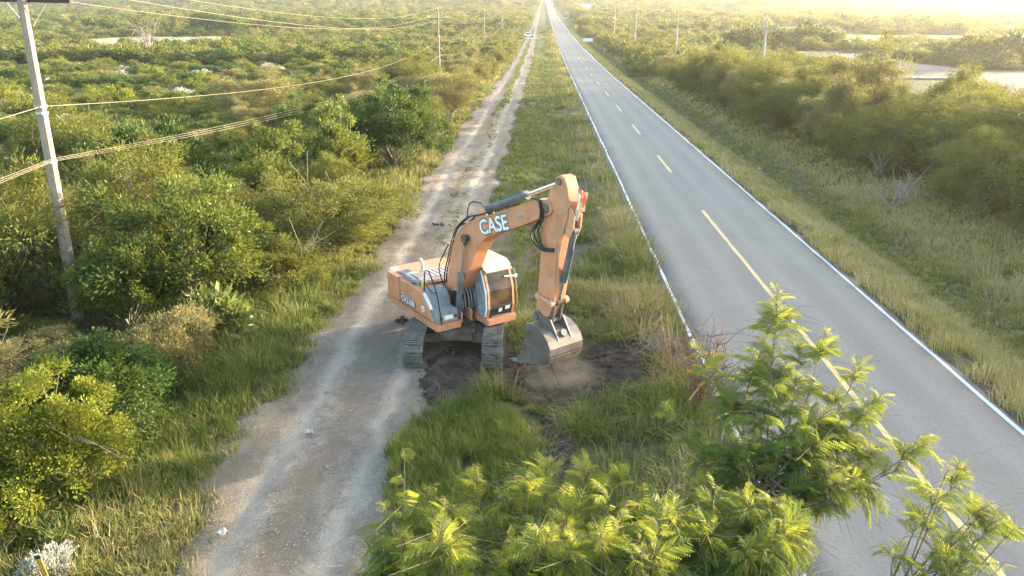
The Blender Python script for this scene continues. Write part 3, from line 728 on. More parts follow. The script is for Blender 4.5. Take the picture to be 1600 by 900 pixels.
part('valve_block', bm, BLACK)
bm = bmesh.new()
for yy in (-0.52, 0.32 - 0.62, 0.05, 0.30): add_prism(bm, [(0.45, 1.0), (0.95, 1.0), (0.98, 1.30), (0.88, 1.40), (0.72, 1.36), (0.45, 1.2)], yy - 0.025, yy + 0.025, 0.01)
part('cylinder_bracket', bm, ORANGE2)

def cylinder(name, p0, pg, p1, rb, rr, matb, parent=EX, collar=True):
    bm = bmesh.new(); p0, pg, p1 = Vector(p0), Vector(pg), Vector(p1); d = (pg - p0).normalized()
    add_cyl(bm, p0 + d * 0.10, pg, rb, seg=20)
    add_cyl(bm, pg - d * 0.16, pg + d * 0.02, rb * 1.22, seg=20); add_cyl(bm, p0 + d * 0.08, p0 + d * 0.2, rb * 1.12, seg=20)
    ax = Vector((0, 1, 0)); add_cyl(bm, p0 - ax * 0.08, p0 + ax * 0.08, rb * 1.25, seg=20)
    add_cyl(bm, p0 + d * 0.5 + Vector((0.0, 0, 0)) + d.cross(ax) * rb * 1.25, pg - d * 0.1 + d.cross(ax) * rb * 1.25, 0.02, seg=8)
    c = part(name, bm, matb, parent, None, False)
    bm = bmesh.new(); add_cyl(bm, pg, p1 - d * 0.08, rr, seg=18)
    part('piston_rod', bm, CHROME, c)
    bm = bmesh.new(); add_cyl(bm, p1 - ax * 0.075, p1 + ax * 0.075, rr * 2.0, seg=20); add_cyl(bm, p1 - d * 0.22, p1 - d * 0.05, rr * 1.35, seg=16)
    part('rod_eye', bm, MUD, c)
    return c
for sgn in (-1, 1):
    cylinder('boom_cylinder', (0.80, sgn * 0.40, 1.24), (1.00, sgn * 0.38, 2.62), (1.22, sgn * 0.35, 3.80), 0.095, 0.042, GREY_P)
cylinder('arm_cylinder', (1.80, 0, 4.74), (3.70, 0, 5.50), (5.20, 0, 6.12), 0.105, 0.055, GREY_P)
# --- arm
arm_p = [(5.08, 6.22), (5.24, 6.30), (5.40, 6.26), (5.52, 6.02), (5.60, 5.60), (5.52, 5.20), (5.36, 4.72), (5.27, 4.30), (5.22, 3.40), (5.10, 2.80), (4.86, 2.30), (4.62, 2.18), (4.42, 2.20), (4.36, 2.40), (4.40, 2.80), (4.50, 3.80), (4.58, 4.60), (4.64, 5.12), (4.72, 5.56), (4.86, 5.86), (5.02, 6.02)]
bm = bmesh.new(); add_prism(bm, arm_p, -0.185, 0.185, 0.018, 2); arm = part('arm', bm, ORANGE)
bm = bmesh.new()
for sgn in (-1, 1):
    add_prism(bm, [(5.56, 5.56), (5.76, 5.34), (5.72, 5.00), (5.62, 4.78), (5.52, 4.74), (5.42, 4.92)], sgn * 0.12 - 0.025, sgn * 0.12 + 0.025, 0.01)
part('cylinder_lug', bm, ORANGE2, arm)
bm = bmesh.new(); add_cyl(bm, (5.22, -0.23, 6.14), (5.22, 0.23, 6.14), 0.09, seg=20); part('top_pin', bm, MUD, arm)
bm = bmesh.new()
for zz in (2.95, 3.4, 3.9, 4.35): add_box(bm, 5.02, 5.10, -0.20, -0.186, zz, zz + 0.06, 0.006, 1)
add_box(bm, 5.12, 5.16, -0.215, -0.187, 2.9, 4.55, 0.006, 1)
part('grease_line', bm, ORANGE2, arm)
bm = bmesh.new()       # red and pale cloth flag tied at the arm head
def rag(bm, pts, y):
    pass
bm.free()
def cloth(name, c, w, h, mat, seed):
    nx, nz = 7, 12
    u, q = np.meshgrid(np.linspace(-0.5, 0.5, nx), np.linspace(0, 1, nz))
    wd = w * (0.25 + 0.75 * np.sin(np.pi * (0.15 + 0.75 * q)))
    Y = c[1] + u * wd; Z = c[2] - q * h; X = c[0] + 0.07 * np.sin(3 * q + seed) + 0.06 * np.cos(7 * u + 4 * q + seed) + 0.05 * q
    V = np.stack([X, Y, Z], -1).reshape(-1, 3); V2 = V + np.array([0.012, 0, 0])
    i = (np.arange(nz - 1)[:, None] * nx + np.arange(nx - 1)[None]).ravel(); F = np.stack([i, i + 1, i + nx + 1, i + nx], 1)
    return link(name, np_mesh(name, np.concatenate([V, V2]), [F, F[:, ::-1] + len(V)], None, True), mat, arm)
cloth('red_flag', (5.68, 0.10, 5.98), 0.16, 0.45, RED, 0.3)
cloth('pale_flag', (5.70, -0.02, 5.90), 0.14, 0.70, CLOTH, 1.2)
cloth('pale_flag', (5.69, 0.23, 5.90), 0.10, 0.50, CLOTH, 2.4)
cylinder('bucket_cylinder', (5.62, 0, 4.92), (5.26, 0, 3.48), (5.06, 0, 2.84), 0.085, 0.05, GREY_P)
bm = bmesh.new()
for sgn in (-1, 1):
    add_cyl(bm, (4.52, sgn * 0.25, 2.90), (5.06, sgn * 0.25, 2.84), 0.055, seg=14)
    add_cyl(bm, (4.52, sgn * 0.30, 2.90), (4.52, sgn * 0.20, 2.90), 0.085, seg=16); add_cyl(bm, (5.06, sgn * 0.32, 2.84), (5.06, sgn * 0.20, 2.84), 0.10, seg=16)
add_cyl(bm, (5.06, -0.20, 2.84), (5.06, 0.20, 2.84), 0.06, seg=14)
part('link_arm', bm, ORANGE2)
bm = bmesh.new()
for sgn in (-1, 1): add_prism(bm, [(5.00, 2.88), (5.12, 2.88), (5.02, 2.26), (4.90, 2.20), (4.84, 2.28)], sgn * 0.13 - 0.04, sgn * 0.13 + 0.04, 0.015)
add_cyl(bm, (4.92, -0.25, 2.28), (4.92, 0.25, 2.28), 0.085, seg=16)
part('bucket_link', bm, BUCKET_M)
# --- bucket: open towards the machine, back outwards
BW = 0.56
back = [(4.40, 2.12), (4.62, 2.20), (4.92, 2.16), (5.16, 2.06), (5.34, 1.90), (5.44, 1.70), (5.44, 1.50), (5.36, 1.34), (5.22, 1.22), (4.80, 1.06), (4.30, 0.92), (3.93, 0.84)]
inn = [(3.96, 0.885), (4.30, 0.965), (4.78, 1.11), (5.18, 1.27), (5.31, 1.38), (5.385, 1.52), (5.385, 1.68), (5.29, 1.86), (5.12, 2.01), (4.90, 2.105), (4.62, 2.145), (4.42, 2.08)]
bm = bmesh.new(); add_prism(bm, back + inn, -BW, BW)
for sgn in (-1, 1):
    y0 = sgn * (BW + 0.015)
    add_prism(bm, back[:-1] + [(3.98, 0.86), (4.22, 1.25), (4.38, 1.75)], min(y0 - 0.014, y0 + 0.014), max(y0 - 0.014, y0 + 0.014))
bucket = part('bucket', bm, BUCKET_M)
bm = bmesh.new()       # ears, wear strips, cutting edge
for sgn in (-1, 1):
    add_prism(bm, [(4.30, 2.20), (4.36, 2.42), (4.50, 2.46), (4.72, 2.34), (4.86, 2.40), (5.02, 2.36), (5.20, 2.12), (5.38, 1.86), (5.30, 1.86), (5.10, 2.02), (4.62, 2.16)], sgn * 0.23 - 0.025, sgn * 0.23 + 0.025, 0.01)
add_cyl(bm, (4.48, -0.33, 2.30), (4.48, 0.33, 2.30), 0.085, seg=18)
part('bucket_ear', bm, BUCKET_M, bucket)
bm = bmesh.new()
add_prism(bm, [(5.442, 1.46), (5.468, 1.455), (5.385, 1.30), (5.362, 1.318)], -BW - 0.03, BW + 0.03, 0.005)
add_prism(bm, [(5.27, 1.235), (5.285, 1.21), (5.12, 1.135), (5.105, 1.16)], -BW - 0.03, BW + 0.03, 0.005)
part('wear_strip', bm, MUD, bucket)
bm = bmesh.new(); add_prism(bm, [(3.82, 0.80), (3.84, 0.845), (4.30, 0.965), (4.30, 0.905)], -BW - 0.05, BW + 0.05, 0.008); part('cutting_edge', bm, STEEL, bucket)
for k in range(5):
    y = -0.48 + k * 0.24; bm = bmesh.new()
    add_prism(bm, [(3.62, 0.775), (3.63, 0.80), (3.90, 0.885), (3.95, 0.86), (3.92, 0.80)], y - 0.045, y + 0.045, 0.008); part('tooth', bm, STEEL, bucket)
bm = bmesh.new(); q = [(5.19, -0.02, 2.07), (5.30, -0.02, 1.97)]
add_cyl(bm, (5.26, 0.02, 1.985), (5.31, 0.02, 2.02), 0.10, seg=18); part('lifting_eye', bm, STEEL, bucket)

# fit: engine house and steps sit a little lower, the cab too; the boom group is pinned beside the cab
for ob in list(EX.children):
    nm = ob.name.split('.')[0]
    if nm in ('side_panel', 'counterweight', 'engine_bay', 'engine_hood', 'air_intake', 'vent_grille', 'exhaust_pipe', 'white_decal', 'filler_cap', 'panel_handle', 'fuel_cabinet', 'tool_box', 'handrail'):
        ob.scale.z = 0.83; ob.location.z = 1.16 * 0.17
    elif nm == 'cab': ob.scale.z = 0.95; ob.location.z = 1.16 * 0.05; ob.location.x = -0.05
    elif nm in ('boom', 'boom_cylinder', 'arm_cylinder', 'arm', 'bucket_cylinder', 'link_arm', 'bucket_link', 'bucket'):
        ob.location.y = -0.02; ob.rotation_euler.z = R(4)

# ------------------------------------------------------------------ plants
def unit(v): return v / (np.linalg.norm(v, axis=-1, keepdims=True) + 1e-9)
def leaf_cloud(P, D, L, W, rs, roll=None):
    """diamond leaves: base P, direction D, length L, width W -> verts, faces"""
    n = len(P); D = unit(D)
    A = unit(np.cross(D, rs.normal(size=(n, 3)) if roll is None else roll))
    L = np.broadcast_to(L, (n,))[:, None]; W = np.broadcast_to(W, (n,))[:, None]
    Nn = np.cross(D, A)
    V = np.stack([P, P + D * L * 0.45 + A * W * 0.5 - Nn * L * 0.04, P + D * L, P + D * L * 0.45 - A * W * 0.5 - Nn * L * 0.04], 1).reshape(-1, 3)
    F = np.arange(4 * n).reshape(n, 4)
    return V, F
def crown_points(rs, Rr, H, nclump, per, z0, lobes=5, fill=0.5, csize=0.17, flat=0.0):
    """clump centres on an uneven dome, leaves gathered round them"""
    u = rs.normal(size=(nclump, 3)); u[:, 2] = np.abs(u[:, 2]) * 0.9 - 0.25; u = unit(u)
    ld = unit(rs.normal(size=(lobes, 3)) + [0, 0, 0.4])
    bump = 0.58 + 0.55 * np.max(np.clip(u @ ld.T, 0, 1) ** 4, 1)
    r = bump * (fill + (1 - fill) * rs.rand(nclump) ** 0.5) * (1 + 0.28 * (rs.rand(nclump) > 0.86))
    hh = (H - z0)
    C = u * r[:, None] * np.array([Rr, Rr, hh * 0.62]); C[:, 2] += z0 + hh * 0.36
    C[:, 2] = np.maximum(C[:, 2], z0 * 0.5 + 0.05)
    ct = rs.rand(nclump)
    k = np.repeat(np.arange(nclump), per)
    cs = csize * Rr * (0.45 + 0.85 * rs.rand(nclump))
    off = rs.normal(size=(len(k), 3)) * 0.55
    P = C[k] + off * cs[k][:, None] * np.array([1, 1, 0.75 - flat])
    P[:, 2] = np.maximum(P[:, 2], 0.03)
    out = unit(C[k] - np.array([0, 0, z0 + hh * 0.25])) * 0.6 + unit(off) * 0.7
    return C, P, out, ct[k]
def limbs(rs, C, z0, H, nl, r0, lean=0.2, fork=0.35):
    tubes = []; nstem = max(1, nl // 8)
    base = [np.array([rs.normal() * 0.12 * nstem ** 0.5, rs.normal() * 0.12 * nstem ** 0.5, -0.15]) for _ in range(nstem)]
    for i, c in enumerate(C[rs.permutation(len(C))[:nl]]):
        b = base[i % nstem]; m1 = b + np.array([c[0] * 0.12 + rs.normal() * 0.05, c[1] * 0.12 + rs.normal() * 0.05, max(0.2, c[2] * fork)])
        m2 = m1 * 0.4 + c * 0.6 + rs.normal(size=3) * 0.10 * H * lean
        p = curve_pts([b, m1, m2, c], 9); n = len(p)
        tubes.append((p, np.linspace(r0 * (1 if i < nstem * 2 else 0.55), r0 * 0.10, n)))
    return tubes
BARK = worn('grey_brown_bark', (0.13, 0.105, 0.085), (0.24, 0.205, 0.17), 6.0, 0.9, 0, None)
BARE = worn('weathered_twigs', (0.24, 0.20, 0.17), (0.38, 0.34, 0.30), 6.0, 0.9, 0, None)
RUST = worn('reddish_twigs', (0.16, 0.085, 0.055), (0.26, 0.15, 0.10), 6.0, 0.9, 0, None)
G_OLIVE = leaf_mat('olive_feather_leaves', [(0.0, (0.058, 0.077, 0.017)), (0.5, (0.122, 0.141, 0.032)), (1.0, (0.220, 0.224, 0.055))], 0.36)
G_GREEN = leaf_mat('mid_green_leaves', [(0.0, (0.033, 0.062, 0.013)), (0.5, (0.081, 0.125, 0.025)), (1.0, (0.169, 0.194, 0.040))], 0.34)
G_DARK = leaf_mat('dark_green_leaves', [(0.0, (0.018, 0.041, 0.011)), (0.5, (0.041, 0.086, 0.021)), (1.0, (0.092, 0.144, 0.032))], 0.32, (0.16, 0.2, 0.03))
G_YEL = leaf_mat('yellow_green_leaves', [(0.0, (0.058, 0.098, 0.013)), (0.5, (0.138, 0.178, 0.024)), (1.0, (0.260, 0.280, 0.045))], 0.42, (0.34, 0.30, 0.03))
G_PALE = leaf_mat('pale_straw_leaves', [(0.0, (0.111, 0.104, 0.042)), (0.5, (0.208, 0.189, 0.078)), (1.0, (0.351, 0.299, 0.143))], 0.32)
G_SILVER = leaf_mat('silver_grey_leaves', [(0.0, (0.26, 0.26, 0.22)), (0.5, (0.42, 0.42, 0.36)), (1.0, (0.58, 0.57, 0.50))], 0.2, (0.4, 0.4, 0.3))
G_BROAD = leaf_mat('broad_pale_leaves', [(0.0, (0.040, 0.085, 0.018)), (0.5, (0.105, 0.150, 0.040)), (1.0, (0.260, 0.270, 0.100))], 0.3)
PROTO = {}
def make_plant(key, rs, Rr, H, nclump, per, L, W, mat, z0=0.3, droop=0.0, nl=24, r0=0.05, csize=0.17, fill=0.5, bark=None, lobes=5, up=0.25, bare=0, bsplit=True):
    C, P, D, ct = crown_points(rs, Rr, H, nclump, per, z0, lobes, fill, csize)
    n = len(P)
    D = D + rs.normal(size=(n, 3)) * 0.45 + np.array([0, 0, up - droop])
    hgt = np.clip(P[:, 2] / H, 0, 1)
    tone = np.clip(0.50 + (ct - 0.5) * 0.55 + rs.normal(size=n) * 0.22, 0, 1)
    V, F = leaf_cloud(P, D, L * (0.7 + 0.6 * rs.rand(n)), W * (0.7 + 0.6 * rs.rand(n)), rs)
    crown = np_mesh(key + '_crown', V, [F], {'tone': np.repeat(tone, 4)}); crown.materials.append(mat)
    tb = limbs(rs, C, z0, H, nl, r0)
    for _ in range(bare):                       # bare twigs that stick out of the crown
        a = rs.rand() * 6.28; e = np.array([math.cos(a), math.sin(a), 0.15 + 0.5 * rs.rand()])
        s0 = e * Rr * 0.5 * np.array([1, 1, 1]) + np.array([0, 0, H * 0.35]); e1 = s0 + e * Rr * (0.45 + 0.35 * rs.rand()) + rs.normal(size=3) * 0.1
        for q in range(4):
            e2 = e1 + rs.normal(size=3) * 0.28 * Rr
            tb.append((curve_pts([s0, (s0 * 0.5 + e1 * 0.5) + rs.normal(size=3) * 0.08, e2], 8), 0.0055))
    trunk = tubes_mesh(key + '_trunk', tb, 5); trunk.materials.append(bark or BARK)
    PROTO[key] = dict(crown=crown, trunk=trunk, R=Rr, H=H)
def make_cane(key, rs, Rr, H, nst, mat, leaf=None, per=0, L=0.1, W=0.02):
    """bare or half-bare multi-stemmed bush"""
    tb = []; tips = []
    for i in range(nst):
        a = rs.rand() * 6.28; rr = Rr * rs.rand() ** 0.6; e = np.array([math.cos(a) * rr, math.sin(a) * rr, H * (0.55 + 0.45 * rs.rand())])
        p = curve_pts([np.array([rs.normal() * 0.07, rs.normal() * 0.07, -0.1]), e * np.array([0.3, 0.3, 0.4]) + rs.normal(size=3) * 0.08, e * np.array([0.75, 0.75, 0.8]) + rs.normal(size=3) * 0.10, e], 10)
        tb.append((p, np.linspace(0.022, 0.006, len(p)) * (0.5 + H / 3)))
        for q in range(6):
            j = rs.randint(3, len(p)); d = rs.normal(size=3) * 0.22 * H + np.array([e[0], e[1], 0.3]) * 0.12
            w = curve_pts([p[j], p[j] + d * 0.5 + rs.normal(size=3) * 0.04, p[j] + d + rs.normal(size=3) * 0.04], 6)
            tb.append((w, np.linspace(0.010, 0.004, len(w)) * (0.5 + H / 3))); tips += [w[-1], w[len(w) // 2]]
    trunk = tubes_mesh(key + '_trunk', tb, 4); trunk.materials.append(mat)
    crown = None
    if leaf is not None:
        T = np.array(tips); k = np.repeat(np.arange(len(T)), per); P = T[k] + rs.normal(size=(len(k), 3)) * 0.12 * Rr
        V, F = leaf_cloud(P, rs.normal(size=(len(k), 3)) + [0, 0, 0.4], L, W, rs)
        crown = np_mesh(key + '_crown', V, [F], {'tone': np.repeat(rs.rand(len(k)), 4)}); crown.materials.append(leaf)
    PROTO[key] = dict(crown=crown, trunk=trunk, R=Rr, H=H)
def r_(s): return np.random.RandomState(s)
# full-detail plants (unit: metres)
make_plant('mesq1', r_(1), 2.4, 4.6, 120, 230, 0.17, 0.030, G_OLIVE, 0.5, 0.55, 34, 0.07, 0.17, bare=9)
make_plant('mesq2', r_(2), 2.7, 4.2, 130, 230, 0.17, 0.030, G_OLIVE, 0.4, 0.45, 34, 0.07, 0.16, lobes=7, bare=3)
make_plant('mesq3', r_(3), 2.2, 5.0, 110, 230, 0.16, 0.030, G_PALE, 0.6, 0.50, 30, 0.07, 0.18, bare=9)
make_plant('green1', r_(4), 2.0, 4.0, 110, 190, 0.13, 0.055, G_GREEN, 0.4, 0.1, 26, 0.07, 0.16, lobes=6)
make_plant('green2', r_(5), 1.8, 3.2, 90, 200, 0.12, 0.055, G_GREEN, 0.3, 0.1, 22, 0.06, 0.18, lobes=4)
make_plant('dark1', r_(6), 2.3, 4.4, 140, 180, 0.13, 0.065, G_DARK, 0.5, 0.1, 28, 0.08, 0.15, lobes=6)
make_plant('dark2', r_(7), 2.1, 3.8, 120, 180, 0.13, 0.06, G_DARK, 0.4, 0.05, 24, 0.08, 0.16, lobes=5)
make_plant('yel1', r_(8), 1.6, 2.9, 150, 240, 0.085, 0.04, G_YEL, 0.15, 0.1, 24, 0.05, 0.15, lobes=7, bare=4)
make_plant('yel2', r_(9), 1.5, 2.4, 80, 200, 0.12, 0.04, G_YEL, 0.2, 0.2, 20, 0.045, 0.17)
make_plant('pale1', r_(10), 1.2, 1.7, 80, 190, 0.10, 0.020, G_PALE, 0.1, 0.05, 22, 0.03, 0.18, lobes=6, bark=BARE)
make_plant('pale2', r_(12), 1.3, 2.0, 80, 190, 0.11, 0.022, G_OLIVE, 0.1, 0.1, 22, 0.03, 0.18, lobes=5, bark=BARE, bare=3)
make_plant('broad1', r_(13), 1.25, 1.8, 70, 16, 0.42, 0.15, G_BROAD, 0.2, 0.35, 18, 0.035, 0.17, fill=0.65)
make_plant('silver1', r_(14), 0.9, 1.1, 60, 120, 0.075, 0.035, G_SILVER, 0.05, 0.0, 16, 0.02, 0.17, up=0.7, bark=BARE)
make_cane('dry1', r_(15), 1.0, 1.9, 26, RUST)
make_cane('dry2', r_(16), 1.5, 2.6, 22, BARE, G_PALE, 10, 0.12, 0.02)
make_cane('dead1', r_(17), 1.3, 2.4, 14, BARE)
# low shrubs of the plain (fewer, larger leaves)
make_plant('low1', r_(20), 1.6, 1.7, 70, 60, 0.20, 0.07, G_GREEN, 0.05, 0.1, 14, 0.03, 0.18)
make_plant('low2', r_(21), 1.8, 1.6, 70, 60, 0.22, 0.06, G_OLIVE, 0.05, 0.2, 14, 0.03, 0.17, lobes=7)
make_plant('low3', r_(22), 1.5, 1.5, 60, 60, 0.20, 0.05, G_PALE, 0.05, 0.1, 14, 0.03, 0.18, bark=BARE)
make_plant('low4', r_(23), 1.7, 2.0, 70, 60, 0.21, 0.07, G_DARK, 0.05, 0.1, 14, 0.03, 0.17)
make_plant('low5', r_(24), 1.5, 1.3, 60, 55, 0.20, 0.07, G_SILVER, 0.05, 0.0, 12, 0.02, 0.18, bark=BARE)
make_plant('low6', r_(25), 1.6, 1.6, 70, 60, 0.20, 0.065, G_YEL, 0.05, 0.1, 14, 0.03, 0.18)
# far plants
for i, (k, mt, H) in enumerate((('farA', G_OLIVE, 3.6), ('farB', G_GREEN, 3.4), ('farC', G_DARK, 4.2), ('farD', G_PALE, 3.0), ('farE', G_OLIVE, 2.4))):
    make_plant(k, r_(40 + i), 2.4, H, 46, 16, 0.55, 0.24, mt, 0.3, 0.15, 6, 0.06, 0.20, lobes=6)

NAMES = {}
def place(key, x, y, sc, rz, name, label, cat, group, zs=1.0, sink=0.05):
    P = PROTO[key]
    e = empty(name, (x, y, hz(x, y) - sink), rz); e.scale = (sc, sc, sc * zs)
    tag(e, label, cat, group)
    o = bpy.data.objects.new('trunk', P['trunk']); COL.objects.link(o); o.parent = e
    if P['crown'] is not None:
        o = bpy.data.objects.new('crown', P['crown']); COL.objects.link(o); o.parent = e
    return e
used = []
def pxplace(key, px, py, width_px, name, label, cat='bush', group=None, zs=1.0, rz=0.0):
    """px,py: where the plant meets the ground in the photo; width in photo pixels"""
    g = ground_at(px, py); s = FPX / (g - Vector((0, 0, CAMH))).dot(FW)
    sc = width_px / s / 2 / PROTO[key]['R']
    used.append((g.x, g.y, sc * PROTO[key]['R']))
    return place(key, g.x, g.y, sc, rz, name, label, cat, group, zs)
# --- the plants near enough to be told apart
pxplace('yel1', 92, 775, 235, 'yellow_green_bush', 'bright yellow-green rounded bush in the lower left above the tall grass', zs=1.0, rz=0.4)
pxplace('yel2', -25, 840, 150, 'yellow_green_bush', 'yellow-green bush cut by the left edge of the photo below the rounded bush', rz=2.0)
pxplace('mesq1', 20, 500, 270, 'mesquite_tree', 'olive feathery tree with bare grey twigs drooping around the near power pole', 'tree', rz=1.0)
pxplace('green1', 205, 528, 150, 'leafy_tree', 'leafy mid-green tree standing just right of the near power pole', 'tree', zs=1.1, rz=0.3)
pxplace('green1', 315, 490, 235, 'leafy_tree', 'big sunlit dome-shaped tree between the near power pole and the excavator', 'tree', zs=0.9, rz=2.3)
pxplace('mesq2', 225, 430, 260, 'mesquite_tree', 'olive feathery tree behind the leafy tree right of the near power pole', 'tree', rz=3.0)
pxplace('broad1', 338, 530, 112, 'broad_leaved_shrub', 'shrub with large pale drooping leaves at the edge of the green grass', 'shrub', rz=0.5)
pxplace('pale1', 268, 585, 150, 'feathery_shrub', 'pale feathery shrub in front of the large-leaved shrub', 'shrub', rz=1.5)
pxplace('dry2', 205, 612, 60, 'dry_sapling', 'thin pale sapling left of the pale feathery shrub', 'shrub', rz=0.2)
pxplace('mesq3', 60, 600, 170, 'brown_bush', 'brownish half-dry bush at the foot of the near power pole', zs=0.45, rz=0.2)
pxplace('green2', -10, 500, 150, 'leafy_bush', 'leafy green bush at the left edge below the drooping tree', rz=1.7)
pxplace('dark2', 150, 590, 120, 'dark_bush', 'dark green bush behind the rounded yellow-green bush', zs=0.7, rz=0.9)
pxplace('green2', 400, 350, 170, 'leafy_bush', 'rounded green bush behind the big dome-shaped tree', zs=0.95, rz=1.0)
pxplace('dark1', 503, 268, 138, 'dark_tree', 'dark green glossy tree under the lower cable bundle left of the round dark tree', 'tree', zs=0.85, rz=0.6)
pxplace('dark1', 618, 268, 150, 'dark_tree', 'large round dark green tree beside the grass left of the dirt track', 'tree', zs=1.0, rz=2.9)
pxplace('green2', 520, 312, 155, 'leafy_bush', 'yellowish-green bush in front of the two dark green trees', rz=2.2)
pxplace('mesq2', 505, 408, 230, 'mesquite_tree', 'pale olive spreading bush nearest the dirt track left of the excavator', 'bush', zs=0.72, rz=0.4)
pxplace('pale2', 565, 372, 150, 'feathery_shrub', 'low olive shrub beside the track with broken bare branches', 'shrub', rz=0.4)
pxplace('dry1', 553, 350, 62, 'broken_bush', 'tangle of reddish broken branches left of the dirt track', rz=0.4)
pxplace('pale2', 440, 452, 140, 'feathery_shrub', 'low olive shrub between the dome-shaped tree and the green grass', 'shrub', rz=2.4)
pxplace('dark2', 270, 330, 190, 'dark_bush', 'dark green tree behind the olive trees under the cable bundle', 'tree', rz=2.4)
pxplace('mesq1', 120, 330, 190, 'mesquite_tree', 'olive tree seen behind the shaft of the near power pole', 'tree', rz=2.9)
pxplace('mesq3', 400, 215, 130, 'mesquite_tree', 'pale olive tree above the dark glossy tree, crossed by the middle cable', 'tree', zs=0.7, rz=1.9)
pxplace('mesq1', 630, 165, 110, 'mesquite_tree', 'pale olive tree just behind the round dark green tree', 'tree', zs=0.8, rz=0.9)
pxplace('mesq3', 690, 200, 130, 'mesquite_tree', 'pale straw-coloured bush right of the round dark green tree', 'bush', zs=0.65, rz=2.5)
pxplace('dry1', 1085, 640, 130, 'dry_bush', 'bare reddish-brown twiggy bush on the road verge behind the foreground tree', rz=0.8, zs=1.1)
pxplace('dry2', 1035, 560, 85, 'dry_bush', 'tan half-dry brushy bush on the verge right of the raised bucket', rz=2.8, zs=0.8)
pxplace('dead1', 238, 95, 44, 'dead_tree', 'dead bare tree standing in the pale clearing at the upper left', 'tree', zs=1.4)
pxplace('dark1', 330, 60, 60, 'dark_tree', 'dark round tree in the pale clearing near the top cables', 'tree', zs=0.55, rz=1.1)
pxplace('dark2', 362, 64, 50, 'dark_tree', 'smaller dark tree just right of the dark round tree in the clearing', 'tree', zs=0.7, rz=0.2)
pxplace('dead1', 1395, 312, 110, 'dead_bush', 'grey leafless bush at the foot of the trees right of the road', rz=0.8, zs=0.55)
# marker post and silver shrub bottom left
pxplace('silver1', 78, 912, 95, 'silver_shrub', 'small silvery grey shrub behind the marker post at the bottom left', 'shrub', zs=1.25)

# --- scattered plants: olive trees right of the road, scrub left of the track
def scatter(rs, x0, x1, y0, y1, sp, keep, tries=9000):
    """dart throwing with spacing sp(x,y); keep(x,y) -> bool"""
    out = []; cell = {}; 
    for _ in range(tries):
        x = x0 + (x1 - x0) * rs.rand(); y = y0 + (y1 - y0) * rs.rand() 
        if not keep(x, y): continue
        s = sp(x, y); g = 4.0; ok = True
        ci, cj = int(x // g), int(y // g); rr = int(s // g) + 1
        for i in range(ci - rr, ci + rr + 1):
            for j in range(cj - rr, cj + rr + 1):
                for (a, b) in cell.get((i, j), ()):
                    if (a - x) ** 2 + (b - y) ** 2 < s * s: ok = False; break
                if not ok: break
            if not ok: break
        if ok: cell.setdefault((ci, cj), []).append((x, y)); out.append((x, y))
    return out
def in_view(x, y, z=2.0, m=1.15):
    d = Vector((x, y, z)) - Vector((0, 0, CAMH)); zz = d.dot(FW)
    if zz < 2: return False
    return abs(d.dot(_RT) / zz) < 0.667 * m + 2.0 / zz and d.dot(_UP) / zz < 0.40 and d.dot(_UP) / zz > -0.375 * m - 2.0 / zz
def clear(x, y, r):
    return all((x - a) ** 2 + (y - b) ** 2 > (0.75 * (r + q)) ** 2 for a, b, q in used)
def bush_edge_left(y): return -9.6 - 1.4 * smooth(40, 20, y) * 0 + (fbm(y / 6.0, 3.3, 77) - 0.5) * 2.4 + 0.8 * smooth(60, 100, y)
def bush_edge_right(y): return 21.4 + 1.6 * smooth(80, 45, y) + (fbm(y / 9.0, 1.3, 78) - 0.5) * 3.5 + 2.0 * smooth(90, 130, y) * smooth(220, 150, y) + 0.8 * smooth(40, 28, y)
rs = r_(100)
cand = []       # (size/dist, builder args)
def add(key, x, y, sc, zs, name, lab, cat, grp):
    d = math.hypot(x, y); cand.append((sc * PROTO[key]['R'] / d, key, x, y, sc, zs, name, lab, cat, grp))
# near left thicket
for x, y in scatter(rs, -75, -9, 11, 62, lambda x, y: 2.3, lambda x, y: x < bush_edge_left(y) - 1.0 and in_view(x, y, 1.5) and clear(x, y, 1.3) and not ((x + 16) ** 2 + (y - 24) ** 2 < 1.2)):
    k = ['mesq1', 'mesq2', 'mesq3', 'green1', 'green2', 'dark2', 'yel2', 'pale1', 'pale2', 'dry2'][rs.choice(10, p=[.17, .18, .10, .10, .12, .07, .05, .07, .10, .04])]
    tall = 0.62 if x < -22 - 0.25 * (y - 20) else 0.85
    add(k, x, y, tall * (0.75 + 0.4 * rs.rand()), 0.75 + 0.3 * rs.rand(), 'thicket_bush', 'one of the tangled olive and green bushes of the near thicket left of the track', 'bush', 'bushes of the near thicket left of the track')
# tall hedge row along the power line further on
for x, y in scatter(rs, -30, -8.5, 60, 330, lambda x, y: 2.6 + y / 150, lambda x, y: x < bush_edge_left(y) - 0.8 and x > -19 - 0.05 * y - 3 and clear(x, y, 1.5)):
    k = ['mesq1', 'mesq2', 'mesq3', 'green1', 'yel2', 'dry2', 'pale2'][rs.choice(7, p=[.24, .22, .26, .08, .08, .05, .07])]
    if y > 150: k = {'green1': 'farB', 'yel2': 'farA', 'pale2': 'farA', 'dry2': 'farD'}.get(k, k)
    add(k, x, y, 0.85 * (0.75 + 0.4 * rs.rand()), 0.72 + 0.3 * rs.rand(), 'mesquite_tree', 'one of the pale olive trees lining the power line left of the dirt track', 'tree', 'trees lining the power line left of the track')
